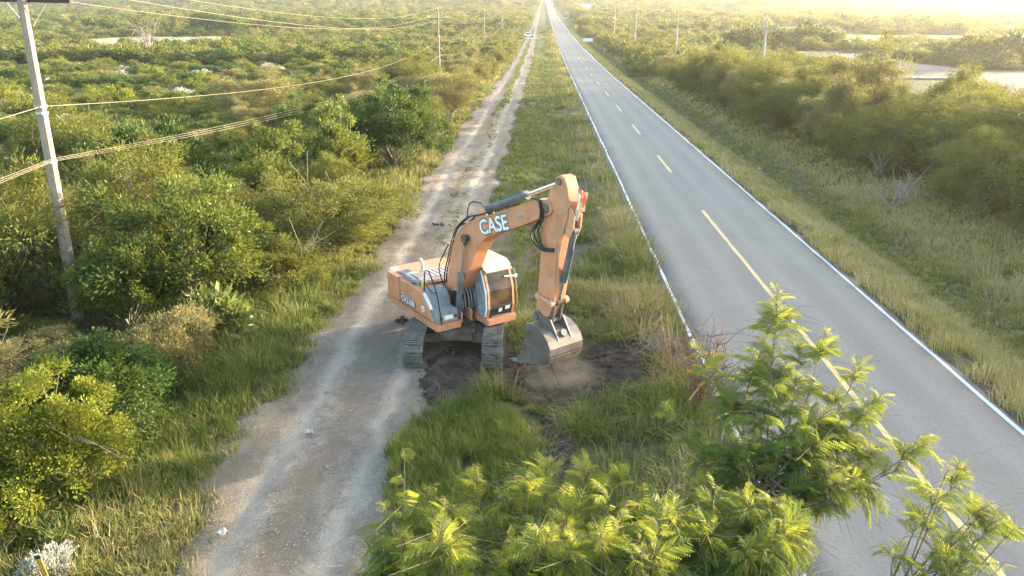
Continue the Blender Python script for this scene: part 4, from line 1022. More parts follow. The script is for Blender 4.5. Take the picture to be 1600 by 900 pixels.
# right-hand row
for x, y in scatter(rs, 17, 38, 14, 120, lambda x, y: 2.4 + y / 90, lambda x, y: x > bush_edge_right(y) and x < bush_edge_right(y) + 11 + 2 * math.sin(y / 7) and (in_view(x, y, 2) or 12 < y < 45) and not ((x - 25) ** 2 + (y - 92) ** 2 < 2.0)):
    k = ['mesq1', 'mesq2', 'mesq3', 'green1', 'yel2'][rs.choice(5, p=[.36, .36, .14, .08, .06])]
    add(k, x, y, 1.15 * (0.72 + 0.5 * rs.rand()), 0.85 + 0.4 * rs.rand(), 'mesquite_tree', 'one of the tall olive trees in the shady row right of the road', 'tree', 'trees in the row right of the road')
for x, y in scatter(rs, 17, 60, 120, 420, lambda x, y: 3.2 + y / 90, lambda x, y: x > 19.0 + 1.5 * math.sin(y / 9) and x < 29 + 0.04 * y):
    k = ['mesq1', 'mesq2', 'mesq3', 'farA', 'farB', 'farC'][rs.choice(6, p=[.2, .2, .1, .25, .15, .1])]
    add(k, x, y, 1.05 * (0.75 + 0.4 * rs.rand()), 0.8 + 0.3 * rs.rand(), 'mesquite_tree', 'one of the hazy trees along the road beyond the first right-hand pole', 'tree', 'far trees along the right of the road')
# shrubs of the open plain on the left
for x, y in scatter(rs, -150, -17, 24, 175, lambda x, y: 2.4 + y / 60, lambda x, y: x < -24 - 0.10 * (y - 30) and in_view(x, y, 1) and clear(x, y, 1.2), 30000):
    w = fbm(x / 25, y / 25, 88)
    k = ['low1', 'low2', 'low3', 'low4', 'low5', 'low6'][rs.choice(6, p=[.16, .22, .12, .10, .30, .10] if w > 0.5 else [.24, .32, .10, .16, .08, .10])]
    if k == 'low5': add(k, x, y, 1.0 * (0.6 + 0.6 * rs.rand()), 0.95, 'silver_shrub', 'one of the whitish silver shrubs dotted over the plain left of the track', 'shrub', 'silver shrubs of the left plain')
    else: add(k, x, y, 1.15 * (0.65 + 0.6 * rs.rand()), 0.7 + 0.35 * rs.rand(), 'scrub_bush', 'one of the low green scrub bushes spread over the plain left of the track', 'shrub', 'low scrub bushes of the left plain')
cand.sort(key=lambda c: -c[0])
cnt = {}; far_pts = []
KEYS = ['farA', 'farB', 'farC', 'farD', 'farE', 'low1', 'low2', 'low3', 'low4', 'low5', 'low6', 'mesq2', 'mesq3']
for (q, key, x, y, sc, zs, name, lab, cat, grp) in cand:
    cnt[cat] = cnt.get(cat, 0) + 1
    lim = {'shrub': 285, 'tree': 285, 'bush': 285}[cat]
    if cnt[cat] <= lim: place(key, x, y, sc, rs.rand() * 6.28, name, lab, cat, grp, zs)
    else: far_pts.append((x, y, sc, rs.rand() * 6.28, zs, KEYS.index(key) if key in KEYS else 0))
print('plants', cnt, len(far_pts))
# the rest of the brush, out to the horizon: one mass
def brush_ok(x, y):
    if 66 < x < 190 and 66 < y < 160: return False
    if 50 < x < 86 and 158 < y < 238: return False
    for a, b, c, d in ((120, 300, 300, 370), (235, 560, 395, 520), (250, 420, 620, 760)):
        if a < x < b and c < y < d: return False
    if -170 < x < -110 and 230 < y < 325: return False
    return True
def band_scatter(n, y0, y1, hmax, keys, smin, smax, grow=0.0):
    k = 0
    while k < n:
        y = y0 * (y1 / y0) ** rs.rand(); x = (rs.rand() * 2 - 1) * y * 0.80 - 0.04 * y; k += 1
        if -9 - 0.002 * y < x < 19 + 0.002 * y and y < 1500: continue
        if abs(x - 8.7) < 12: continue
        if x > 0 and y < 120 and x < 40: continue
        if not brush_ok(x, y): continue
        if x < 0 and y < 170 and x > -150: continue
        if fbm(x / (20 + y / 8), y / (30 + y / 4), 91) < 0.27 - 0.2 * (y > 600): continue
        far_pts.append((x, y, smin + (smax - smin) * rs.rand() + grow * y, rs.rand() * 6.28, 0.55 + 0.4 * rs.rand(), keys[rs.randint(len(keys))]))
band_scatter(6500, 150, 420, 0, [0, 1, 3, 4, 0, 4, 2], 0.6, 1.2)
band_scatter(4200, 380, 1100, 0, [0, 1, 2, 3, 4, 0], 0.9, 1.7, 0.0008)
band_scatter(4500, 1000, 3300, 0, [0, 1, 2, 3, 0, 2], 1.6, 3.2, 0.0010)
# tree lines on the right behind the bare field
for i in range(420):
    x = 60 + 260 * rs.rand(); y = 172 + 0.12 * x + rs.normal() * 6 + (75 if x < 92 else 0)
    far_pts.append((x, y, 1.0 + 0.8 * rs.rand(), rs.rand() * 6.28, 0.8 + 0.4 * rs.rand(), [0, 1, 2][rs.randint(3)]))
def brush_mass(name, pts, label=None):
    coll = bpy.data.collections.new(name + '_sources')
    for k in KEYS:
        me = PROTO[k]['crown'].copy(); ob = bpy.data.objects.new(k, me); coll.objects.link(ob)
    # order inside a collection is by name
    order = {n: i for i, n in enumerate(sorted(o.name for o in coll.objects))}
    nm = [o.name for o in coll.objects]
    P = np.array(pts); z = height(P[:, 0], P[:, 1]) - 0.1
    me = np_mesh(name, np.stack([P[:, 0], P[:, 1], z], 1), [np.zeros((0, 3), int)], None) if False else bpy.data.meshes.new(name)
    if len(me.vertices) == 0:
        me.vertices.add(len(P)); me.vertices.foreach_set('co', np.stack([P[:, 0], P[:, 1], z], 1).astype(np.float32).ravel())
    for nme, val in (('scl', P[:, 2]), ('rot', P[:, 3]), ('zs', P[:, 4])):
        a = me.attributes.new(nme, 'FLOAT', 'POINT'); a.data.foreach_set('value', val.astype(np.float32))
    a = me.attributes.new('idx', 'INT', 'POINT'); a.data.foreach_set('value', np.array([order[nm[int(k)]] for k in P[:, 5]], np.int32))
    ob = bpy.data.objects.new(name, me); COL.objects.link(ob)
    g = bpy.data.node_groups.new(name + '_spread', 'GeometryNodeTree')
    g.interface.new_socket('Geometry', in_out='INPUT', socket_type='NodeSocketGeometry'); g.interface.new_socket('Geometry', in_out='OUTPUT', socket_type='NodeSocketGeometry')
    gi = g.nodes.new('NodeGroupInput'); go = g.nodes.new('NodeGroupOutput')
    ip = g.nodes.new('GeometryNodeInstanceOnPoints'); ci = g.nodes.new('GeometryNodeCollectionInfo')
    ci.inputs['Collection'].default_value = coll; ci.inputs['Separate Children'].default_value = True; ci.inputs['Reset Children'].default_value = True
    ip.inputs['Pick Instance'].default_value = True
    def att(n, ty):
        q = g.nodes.new('GeometryNodeInputNamedAttribute'); q.data_type = ty; q.inputs['Name'].default_value = n; return q.outputs['Attribute']
    cr = g.nodes.new('ShaderNodeCombineXYZ'); g.links.new(att('rot', 'FLOAT'), cr.inputs[2])
    cs = g.nodes.new('ShaderNodeCombineXYZ'); s_ = att('scl', 'FLOAT'); mu = g.nodes.new('ShaderNodeMath'); mu.operation = 'MULTIPLY'
    g.links.new(s_, mu.inputs[0]); g.links.new(att('zs', 'FLOAT'), mu.inputs[1])
    g.links.new(s_, cs.inputs[0]); g.links.new(s_, cs.inputs[1]); g.links.new(mu.outputs[0], cs.inputs[2])
    g.links.new(gi.outputs[0], ip.inputs['Points']); g.links.new(ci.outputs[0], ip.inputs['Instance'])
    g.links.new(att('idx', 'INT'), ip.inputs['Instance Index']); g.links.new(cr.outputs[0], ip.inputs['Rotation']); g.links.new(cs.outputs[0], ip.inputs['Scale'])
    g.links.new(ip.outputs[0], go.inputs[0])
    md = ob.modifiers.new('spread', 'NODES'); md.node_group = g
    tag(ob, kind='stuff'); return ob
brush_mass('distant_brush', far_pts)

# ------------------------------------------------------------------ grass
def grass_mat(name, stops, trans=0.35, tcol=(0.25, 0.24, 0.04)): return leaf_mat(name, stops, trans, tcol)
GR = grass_mat('grass_blades', [(0.0, (0.035, 0.075, 0.016)), (0.3, (0.085, 0.145, 0.030)), (0.55, (0.17, 0.195, 0.050)), (0.78, (0.31, 0.265, 0.110)), (1.0, (0.46, 0.36, 0.22))])
GR2 = grass_mat('pale_verge_grass', [(0.0, (0.065, 0.110, 0.022)), (0.3, (0.150, 0.195, 0.042)), (0.55, (0.28, 0.265, 0.075)), (0.78, (0.43, 0.355, 0.140)), (1.0, (0.54, 0.43, 0.24))])
def blades(name, X, Y, Hh, W, tone, lean, rs, tip=None, mat=None, seg=2):
    n = len(X); Z = height(X, Y)
    a = rs.rand(n) * 6.283; w = np.stack([np.cos(a), np.sin(a), np.zeros(n)], 1) * (W / 2)[:, None]
    B = np.stack([X, Y, Z - 0.03], 1); U = np.array([0, 0, 1.0])
    l3 = np.concatenate([lean, np.zeros((n, 1))], 1)
    M = B + (U * 0.6 + l3 * 0.30) * Hh[:, None]; T = B + (U * 0.95 + l3 * 1.0) * Hh[:, None]
    dr = np.clip(np.linalg.norm(lean, axis=1), 0, 1.2)[:, None] * Hh[:, None] * 0.28; T = T - U * dr
    V = np.stack([B - w, B + w, M + w * 0.8, M - w * 0.8, T], 1).reshape(-1, 3)
    i = np.arange(n)[:, None] * 5
    F4 = np.concatenate([i, i + 1, i + 2, i + 3], 1); F3 = np.concatenate([i + 3, i + 2, i + 4], 1)
    tn = np.repeat(tone, 5).reshape(n, 5)
    if tip is not None: tn[:, 4] = np.maximum(tn[:, 4], tip); tn[:, 2:4] = tn[:, 2:4] * 0.7 + 0.3 * np.maximum(tn[:, 2:4], tip[:, None] * 0.8)
    me = np_mesh(name, V, [F4, F3], {'tone': tn.ravel()}); ob = link(name, me, mat or GR); tag(ob, kind='stuff'); return ob
def tufts(rs, n, xf, yf, ok, per, spread, H, leanr, w0, tone, dry, tipdry):
    """tuft centres -> blades; xf,yf sample the zone, ok masks it, tone(x,y) 0..1"""
    x = xf(n); y = yf(n, x); m = ok(x, y) & (rs.rand(n) < 1); x, y = x[m], y[m]; n = len(x)
    d = np.maximum(np.hypot(x, y), 12) / 24.0
    hs = H(x, y) * (0.6 + 0.8 * rs.rand(n)); tt = tone(x, y) + rs.normal(size=n) * 0.07 + (rs.rand(n) < dry) * 0.35
    k = np.repeat(np.arange(n), per); N_ = len(k)
    a = rs.rand(N_) * 6.283; r = rs.rand(N_) ** 0.7
    dx, dy = np.cos(a) * r, np.sin(a) * r
    lean = np.stack([dx, dy], 1) * leanr + rs.normal(size=(N_, 2)) * 0.16 + np.array([-0.10, 0.03])
    X = x[k] + dx * spread * hs[k] / 0.5; Y = y[k] + dy * spread * hs[k] / 0.5
    Hh = hs[k] * (0.55 + 0.6 * rs.rand(N_)); W = w0 * np.maximum(d[k], 0.8) ** 0.8 * (0.7 + 0.6 * rs.rand(N_))
    tn = np.clip(tt[k] + rs.normal(size=N_) * 0.14, 0, 1); tp = np.where(rs.rand(N_) < tipdry, np.clip(tn + 0.45, 0, 0.95), tn)
    return X, Y, Hh, W, tn, lean, tp
def cat_b(L): return [np.concatenate([l[i] for l in L]) for i in range(7)]
def logy(rs, y0, y1, p=1.0): return lambda n, x: y0 * (y1 / y0) ** (rs.rand(n) ** p)
rs = r_(200)
nodug = lambda x, y: dugmask(x, y) < 0.02 + 0.25 * (fbm(x / 0.5, y / 0.5, 155) - 0.4)
tracks_free = lambda x, y: ~((np.abs(x + 2.6) < 1.65) & (np.abs(y - 23.2) < 2.6))
# tall grass left of the track
Z = []
okL = lambda x, y: (x < tl(y) + 0.55 - 1.0 * rs.rand(len(x)) ** 2) & (fbm(x / 1.1, y / 1.1, 101) > 0.30)
lush = lambda x, y: 0.26 + 0.30 * (fbm(x / 2.2, y / 3.5, 102) - 0.5) * 2 * 0.6 + 0.26 * smooth(16, 12.5, y) + 0.22 * smooth(28, 36, y)
hL = lambda x, y: 0.62 + 0.35 * (fbm(x / 1.8, y / 1.8, 103) - 0.5) * 2 - 0.30 * smooth(-8.6, -7.6, x)
Z.append(tufts(rs, 5200, lambda n: -13.2 + 6.0 * rs.rand(n), lambda n, x: 10 + 30 * rs.rand(n) ** 1.3, okL, 26, 0.16, hL, 0.55, 0.020, lush, 0.10, 0.12))
Z.append(tufts(rs, 5000, lambda n: -12.0 + 5.2 * rs.rand(n), logy(rs, 36, 330, 1.1), okL, 12, 0.25, hL, 0.5, 0.022, lambda x, y: lush(x, y) + 0.04, 0.12, 0.15))
Z.append(tufts(rs, 2600, lambda n: -9.6 + 3.4 * rs.rand(n), lambda n, x: 9.5 + 22 * rs.rand(n), lambda x, y: (x > tl(y) - 1.3) & (x < tl(y) + 0.75 - 0.9 * rs.rand(len(x))), 14, 0.4, lambda x, y: 0.24 + 0.16 * rs.rand(len(x)), 0.8, 0.016, lambda x, y: lush(x, y) + 0.10, 0.2, 0.2))
blades('tall_grass', *cat_b(Z)[:6], rs, cat_b(Z)[6])
# between track and road
Z = []
okM = lambda x, y: (x > tr(y) - 0.1) & (x < 4.45 + 0.10 * rs.normal(size=len(x))) & nodug(x, y) & tracks_free(x, y) & ~((x < -0.1) & (y < 19.2) & (y > 12)) \
    & ((fbm(x / 1.0, y / 1.3, 111) > 0.44 + 0.08 * smooth(26, 34, y) * smooth(60, 45, y) - 0.12 * smooth(70, 110, y)) | (x > 4.0)) & ~((x < 1.0) & (y > 27) & (fbm(x / 2, y / 5, 116) < 0.72))
tM = lambda x, y: 0.50 + 0.46 * (fbm(x / 1.6, y / 2.4, 112) - 0.5) * 2 + 0.24 * smooth(1.8, 3.6, x) + 0.08 * smooth(60, 130, y)
hM = lambda x, y: (0.66 + 0.34 * (fbm(x / 1.4, y / 1.4, 113) - 0.5) * 2) * (0.55 + 0.9 * rs.rand(len(x)) ** 1.5) - 0.18 * smooth(4.2, 4.9, x)
Z.append(tufts(rs, 2100, lambda n: -2.8 + 7.9 * rs.rand(n), lambda n, x: 11 + 29 * rs.rand(n), okM, 76, 0.34, hM, 0.95, 0.019, tM, 0.10, 0.38))
Z.append(tufts(rs, 4200, lambda n: -2.6 + 7.7 * rs.rand(n), logy(rs, 38, 420, 1.15), okM, 18, 0.42, hM, 0.9, 0.020, tM, 0.14, 0.35))
blades('bunch_grass', *cat_b(Z)[:6], rs, cat_b(Z)[6])
# bright short grass: patch in front of the excavator and the strip beside the track
Z = []
okP = lambda x, y: (((x + 1.75) / 1.75) ** 2 + ((y - 15.6) / 3.0) ** 2 + 0.8 * (fbm(x / 0.8, y / 0.8, 121) - 0.5) < 1) & nodug(x, y)
Z.append(tufts(rs, 2600, lambda n: -3.8 + 4.2 * rs.rand(n), lambda n, x: 12.3 + 6.6 * rs.rand(n), okP, 20, 0.12, lambda x, y: 0.50 + 0.25 * (fbm(x / 0.9, y / 0.9, 122) - 0.5), 0.30, 0.012, lambda x, y: 0.24 + 0.24 * (fbm(x / 0.7, y / 0.9, 123) - 0.5), 0.02, 0.06))
okS = lambda x, y: (x > tr(y)) & (x < 1.2) & (fbm(x / 0.5, y / 6, 129) > 0.36) & nodug(x, y) & tracks_free(x, y)
Z.append(tufts(rs, 4200, lambda n: -2.8 + 3.9 * rs.rand(n), logy(rs, 24, 200, 1.1), okS, 14, 0.22, lambda x, y: 0.30 + 0.12 * (fbm(x / 1.2, y / 1.5, 124) - 0.5), 0.35, 0.016, lambda x, y: 0.36 + 0.25 * (fbm(x / 1.1, y / 2.5, 125) - 0.5) + 0.1 * smooth(80, 140, y), 0.03, 0.05))
okC = lambda x, y: (np.abs(x + 4.75 + 0.25 * np.sin(y / 6)) < 0.42 + 0.35 * (fbm(x / 0.7, y / 2.0, 126) - 0.5)) & (fbm(x / 0.8, y / 1.6, 127) > 0.42 - 0.2 * smooth(60, 110, y))
Z.append(tufts(rs, 6500, lambda n: -5.9 + 2.3 * rs.rand(n), logy(rs, 27, 420, 1.0), okC, 12, 0.25, lambda x, y: 0.13 + 0.15 * smooth(60, 120, y), 0.6, 0.014, lambda x, y: 0.34 + 0 * x, 0.05, 0.1))
okW = lambda x, y: (x > tl(y)) & (x < tr(y)) & tracks_free(x, y) & (fbm(x / 0.9, y / 0.9, 128) > 0.70)
Z.append(tufts(rs, 1600, lambda n: -7.8 + 5.0 * rs.rand(n), lambda n, x: 11 + 24 * rs.rand(n), okW, 9, 0.3, lambda x, y: 0.10 + 0 * x, 0.8, 0.013, lambda x, y: 0.32 + 0 * x, 0.05, 0.1))
blades('short_grass', *cat_b(Z)[:6], rs, cat_b(Z)[6])
# right of the road
Z = []
okR = lambda x, y: (x > 12.62 + 0.25 * np.abs(rs.normal(size=len(x)))) & (fbm(x / 1.2, y / 1.6, 131) > 0.30)
tR = lambda x, y: 0.71 - 0.30 * smooth(15.4, 16.8, x) * smooth(19.6, 18.2, x) - 0.08 * smooth(19, 21, x) + 0.26 * (fbm(x / 1.8, y / 3.0, 132) - 0.5) * 2
hR = lambda x, y: 0.50 - 0.24 * smooth(15.0, 16.2, x) * smooth(19.5, 18, x) + 0.2 * (fbm(x / 1.5, y / 1.5, 133) - 0.5)
Z.append(tufts(rs, 9500, lambda n: 12.6 + 14 * rs.rand(n), lambda n, x: 15 + 35 * rs.rand(n) ** 1.1, okR, 22, 0.24, hR, 0.7, 0.020, tR, 0.10, 0.25))
Z.append(tufts(rs, 7000, lambda n: 12.6 + 10 * rs.rand(n), logy(rs, 48, 420, 1.15), okR, 13, 0.34, hR, 0.65, 0.020, tR, 0.10, 0.22))
blades('verge_grass', *cat_b(Z)[:6], rs, cat_b(Z)[6], GR2)
# leafy ground cover under the thickets
def cover(name, n, xs_, ys_, ok, L, W, mat, hmax, rs):
    x = xs_(n); y = ys_(n, x); m = ok(x, y); x, y = x[m], y[m]; n = len(x)
    z = height(x, y) + hmax * (fbm(x / 2.0, y / 2.0, 141) ** 1.2) * rs.rand(n)
    d = np.maximum(np.hypot(x, y) / 25, 1) ** 0.8
    V, F = leaf_cloud(np.stack([x, y, z], 1), rs.normal(size=(n, 3)) + [0, 0, 0.5], L * d * (0.6 + 0.8 * rs.rand(n)), W * d, rs)
    tn = np.clip(0.25 + 0.9 * (fbm(x / 3, y / 3, 142) - 0.5) + rs.normal(size=n) * 0.15, 0, 1)
    tag(link(name, np_mesh(name, V, [F], {'tone': np.repeat(tn, 4)}), mat), kind='stuff')
cover('undergrowth', 150000, lambda n: -9.2 - 60 * rs.rand(n) ** 1.5, lambda n, x: 12 + 75 * rs.rand(n) ** 1.3, lambda x, y: x < -9.0 + 0.6 * rs.normal(size=len(x)), 0.20, 0.05, G_GREEN, 1.0, rs)
cover('undergrowth', 60000, lambda n: 18.5 + 20 * rs.rand(n), lambda n, x: 14 + 110 * rs.rand(n) ** 1.2, lambda x, y: x > 20.8 + 0.9 * rs.normal(size=len(x)), 0.20, 0.05, G_OLIVE, 0.9, rs)

# ------------------------------------------------------------------ feathery tree in the foreground
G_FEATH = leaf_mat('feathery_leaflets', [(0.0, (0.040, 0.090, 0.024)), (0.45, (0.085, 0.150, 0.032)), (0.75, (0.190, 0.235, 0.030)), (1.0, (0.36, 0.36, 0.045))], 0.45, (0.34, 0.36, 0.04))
STEMB = worn('brown_stems', (0.10, 0.075, 0.045), (0.20, 0.16, 0.09), 5.0, 0.8, 0, None)
def frond_template(rs, L, npin=8, nl=11, droop=0.5, curl=0.2):
    """a twice-divided leaf along +x, hanging; triangles for the leaflets and thin strips for the stalks"""
    Vs = []; q = np.linspace(0, 1, npin + 2)
    rx = L * (q - 0.28 * droop * q ** 2); rz = L * (0.40 * q - droop * 1.0 * q ** 2)
    for i in range(1, npin + 2):
        base = np.array([rx[i], 0, rz[i]]); tx = np.array([1 - 0.56 * droop * q[i], 0, 0.40 - 2.0 * droop * q[i]]); tx /= np.linalg.norm(tx)
        for s in (-1, 1):
            pl = L * 0.40 * math.sin(math.pi * (0.18 + 0.70 * q[i])) * (0.85 + 0.3 * rs.rand())
            d = tx * 0.62 + np.array([0, s * 0.75, -0.30 - curl * rs.rand()]); d /= np.linalg.norm(d)
            side = np.cross(d, np.array([0.25 * rs.normal(), 0.25 * rs.normal(), 1.0])); side /= np.linalg.norm(side)
            t_ = (np.arange(nl) + 0.6) / nl
            P = base + d * (t_ * pl)[:, None] + np.array([0, 0, -1.0]) * (0.22 * pl * t_ ** 2)[:, None]
            ll = pl * 0.155 * np.sin(np.pi * (0.15 + 0.75 * t_)); st = d * (pl / nl * 0.95)
            for sg in (-1, 1):
                e = P + side * (sg * ll)[:, None] + d * (ll * 0.35)[:, None] - np.array([0, 0, 1.0]) * (ll * 0.15)[:, None]
                Vs.append(np.stack([P - st * 0.5, e, P + st * 0.5], 1).reshape(-1, 3))
    return np.concatenate(Vs)
FT = [frond_template(r_(300 + i), 0.24, 8 if i < 4 else 6, 9, [0.7, 0.95, 1.2, 0.85, 0.4, 0.8][i], 0.5) for i in range(6)]
def feather_tree(name, base, forks, tips, rs, label):
    root = empty(name, base); tag(root, label, 'tree'); B = np.array(base)
    tubes = []; P0 = []; DR = []; SC = []; TN = []; TI = []
    for fk in forks:
        p = curve_pts([B + [0, 0, -0.3], B * 0.55 + np.array(fk) * 0.45 + rs.normal(size=3) * 0.08, fk], 14); tubes.append((p - B, np.linspace(0.05, 0.016, len(p))))
    F_ = np.array(forks)
    for (tp, start, dens) in tips:
        tp = np.array(tp); d = np.linalg.norm(F_ - tp, axis=1); fk = F_[np.argmin(d)]
        fk = fk + rs.normal(size=3) * 0.05
        mid = fk * 0.45 + tp * 0.55 + np.array([0, 0, -0.12]) * np.linalg.norm(tp - fk) + rs.normal(size=3) * 0.07
        p = curve_pts([fk, mid, tp], 26); ln = np.cumsum(np.r_[0, np.linalg.norm(np.diff(p, axis=0), axis=1)]); tot = ln[-1]
        tubes.append((p - B, np.linspace(0.013, 0.003, len(p))))
        n = max(6, int(tot * (1 - start) / 0.027 * dens)); s = start + (1 - start) * np.sort(np.clip((rs.rand(max(3, n // 7))[rs.randint(0, max(3, n // 7), n)] ** 0.7) + rs.normal(size=n) * 0.05, 0, 1)); s[-3:] = [0.97, 0.985, 1.0]
        ang = rs.rand() * 6.28 + np.arange(n) * 2.399
        pos = np.stack([np.interp(s * tot, ln, p[:, c]) for c in range(3)], 1); T = unit(np.gradient(p, axis=0)); ti = T[np.clip((s * (len(p) - 1)).astype(int), 0, len(p) - 1)]
        h = unit(np.cross(ti, [0.1, 0.05, 1.0])); h2 = np.cross(h, ti)
        out = h * np.cos(ang)[:, None] + h2 * np.sin(ang)[:, None]
        dr = unit(out * 1.0 + ti * (0.45 + 0.9 * s ** 3)[:, None] + np.array([0, 0, 0.30]))
        P0.append(pos); DR.append(dr); SC.append(1.12 * (1.0 - 0.55 * np.clip((s - 0.80) / 0.2, 0, 1)) * (0.55 + 0.8 * rs.rand(n)))
        tall = np.clip((pos[:, 2] - (B[2] + 3.2)) / 3.2, 0, 1)
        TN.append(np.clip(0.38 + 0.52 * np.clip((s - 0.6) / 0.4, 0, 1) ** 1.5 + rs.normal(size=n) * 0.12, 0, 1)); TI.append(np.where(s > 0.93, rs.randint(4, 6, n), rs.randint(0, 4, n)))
    P0 = np.concatenate(P0); DR = np.concatenate(DR); SC = np.concatenate(SC); TN = np.concatenate(TN); TI = np.concatenate(TI)
    Vs, Ts = [], []
    for k in range(6):
        m = TI == k
        if not m.any(): continue
        X = DR[m]; Yv = unit(np.cross(np.array([0, 0, 1.0]) + rs.normal(size=X.shape) * 0.35, X)); Zv = np.cross(X, Yv)
        M = np.stack([X, Yv, Zv], -1) * SC[m][:, None, None]
        V = np.einsum('nij,vj->nvi', M, FT[k]) + P0[m][:, None] - B
        Vs.append(V.reshape(-1, 3)); nv = len(FT[k]); Ts.append((np.repeat(TN[m], nv).reshape(-1, nv) + rs.normal(size=(m.sum(), nv)) * 0.05).ravel())
        q = np.array([[0, 0, 0.0], [0.14, 0, 0.02], [0.24, 0, -0.03 - 0.1 * (k % 4)]])
        ql = np.einsum('nij,vj->nvi', M, q) + P0[m][:, None] - B
        for a in ql[::1]: tubes.append((a, np.array([0.0035, 0.0025, 0.0015])))
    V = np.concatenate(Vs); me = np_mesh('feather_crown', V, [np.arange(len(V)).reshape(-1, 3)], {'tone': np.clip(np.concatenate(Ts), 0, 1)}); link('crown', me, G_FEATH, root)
    link('trunk', tubes_mesh('feather_trunk', tubes, 5), STEMB, root); print(name, len(P0), len(V) // 3)
rs = r_(310)
def PA(x, y, d): return tuple(point_at(x, y, d))
TA = [(632, 716, 6.3, .25, 1.1), (600, 800, 6.1, .3, 1), (575, 850, 6.0, .3, 1), (668, 765, 6.4, .3, 1), (735, 748, 6.5, .3, 1), (705, 800, 6.1, .2, 1.2), (790, 775, 6.4, .25, 1.1), (848, 724, 6.6, .3, 1), (822, 745, 6.3, .3, 1), (880, 775, 6.3, .25, 1.1),
      (912, 728, 6.7, .3, 1), (965, 738, 6.7, .3, 1), (940, 765, 6.2, .25, 1.1), (1005, 772, 6.4, .25, 1.1), (640, 850, 5.8, .2, 1.2)]
for i in range(64): TA.append((620 + 420 * rs.rand(), 800 + 120 * rs.rand(), 5.4 + 1.0 * rs.rand(), .15, 1.2))
feather_tree('feathery_tree', (-0.1, 5.6, hz(-0.1, 5.6)), [PA(700, 1060, 5.6), PA(830, 1000, 5.9), PA(960, 1000, 6.0), PA(640, 1000, 5.7)], [(PA(a, b, c), d, e) for a, b, c, d, e in TA], rs,
             'leafy young tree with feathery bright leaves along the bottom edge, left of the tall shoot')
TB = [(1216, 455, 8.0, .35, 1.5), (1200, 520, 7.9, .3, 1.2), (1250, 540, 7.8, .4, 1.1), (1290, 520, 7.9, .55, 1), (1345, 570, 7.7, .45, 1.2), (1375, 625, 7.5, .4, 1.2), (1310, 620, 7.5, .3, 1.2), (1090, 545, 7.8, .62, 1), (1130, 600, 7.6, .5, 1), (1042, 645, 7.4, .55, 1), (1075, 690, 7.2, .4, 1.1), (1190, 600, 7.5, .3, 1.1),
      (1240, 650, 7.3, .3, 1.2), (1160, 680, 7.2, .3, 1.2), (1330, 665, 7.3, .4, 1.1), (1120, 720, 7.0, .3, 1.2), (1210, 720, 7.0, .3, 1.2), (1270, 700, 7.1, .35, 1.1),
      (1450, 690, 7.2, .6, 1), (1500, 735, 7.1, .6, 1), (1370, 705, 7.2, .5, 1), (1400, 735, 7.1, .5, 1), (1340, 740, 7.0, .4, 1.1), (1555, 805, 6.8, .6, 1.0), (1580, 830, 6.8, .65, 1.0), (1520, 850, 6.6, .5, 1), (1440, 800, 6.8, .55, 1), (1480, 870, 6.4, .4, 1), (1400, 860, 6.4, .5, 1), (1560, 890, 6.4, .5, 1.0)]
for i in range(48): TB.append((1020 + 230 * rs.rand(), 760 + 150 * rs.rand(), 5.8 + 1.1 * rs.rand(), .2, 1.2))
for i in range(9): TB.append((1110 + 210 * rs.rand(), 680 + 110 * rs.rand(), 6.8 + 0.5 * rs.rand(), .15, 1.0))
for i in range(6): TB.append((1230 + 120 * rs.rand(), 640 + 130 * rs.rand(), 6.9 + 0.4 * rs.rand(), .3, 1.0))
for i in range(4): TB.append((1130 + 230 * rs.rand(), 560 + 190 * rs.rand(), 7.2 + 0.5 * rs.rand(), .5, 0.9))
for i in range(10): TB.append((1300 + 260 * rs.rand(), 740 + 150 * rs.rand(), 6.4 + 0.7 * rs.rand(), .6, 0.8))
feather_tree('feathery_tree', (1.7, 5.9, hz(1.7, 5.9)), [PA(1140, 960, 6.2), PA(1170, 840, 6.7), PA(1190, 760, 7.0), PA(1330, 930, 6.4), PA(1080, 900, 6.4), PA(1390, 940, 6.2)], [(PA(a, b, c), d, e) for a, b, c, d, e in TB], rs,
             'tallest feathery tree with one upright shoot in front of the road')

# ------------------------------------------------------------------ power poles and wires
CONC = worn('weathered_concrete_pole', (0.22, 0.185, 0.15), (0.31, 0.265, 0.22), 1.2, 0.9, 0, (0.15, 0.13, 0.11), 0.8, 0.3)
CONC2 = worn('pale_concrete_pole', (0.34, 0.31, 0.27), (0.46, 0.42, 0.37), 1.2, 0.9, 0, (0.25, 0.225, 0.20), 0.8, 0.3)
WOOD = worn('dark_timber', (0.05, 0.038, 0.03), (0.10, 0.075, 0.06), 3.0, 0.9, 0, None)
GALV = worn('galvanised_steel', (0.32, 0.32, 0.32), (0.46, 0.46, 0.45), 4.0, 0.5, 0.4, None)
PORC = worn('insulator_porcelain', (0.55, 0.54, 0.52), (0.68, 0.67, 0.65), 5.0, 0.3, 0, None)
WIRE = worn('aluminium_cable', (0.16, 0.14, 0.105), (0.22, 0.19, 0.145), 2.0, 0.6, 0.2, None)
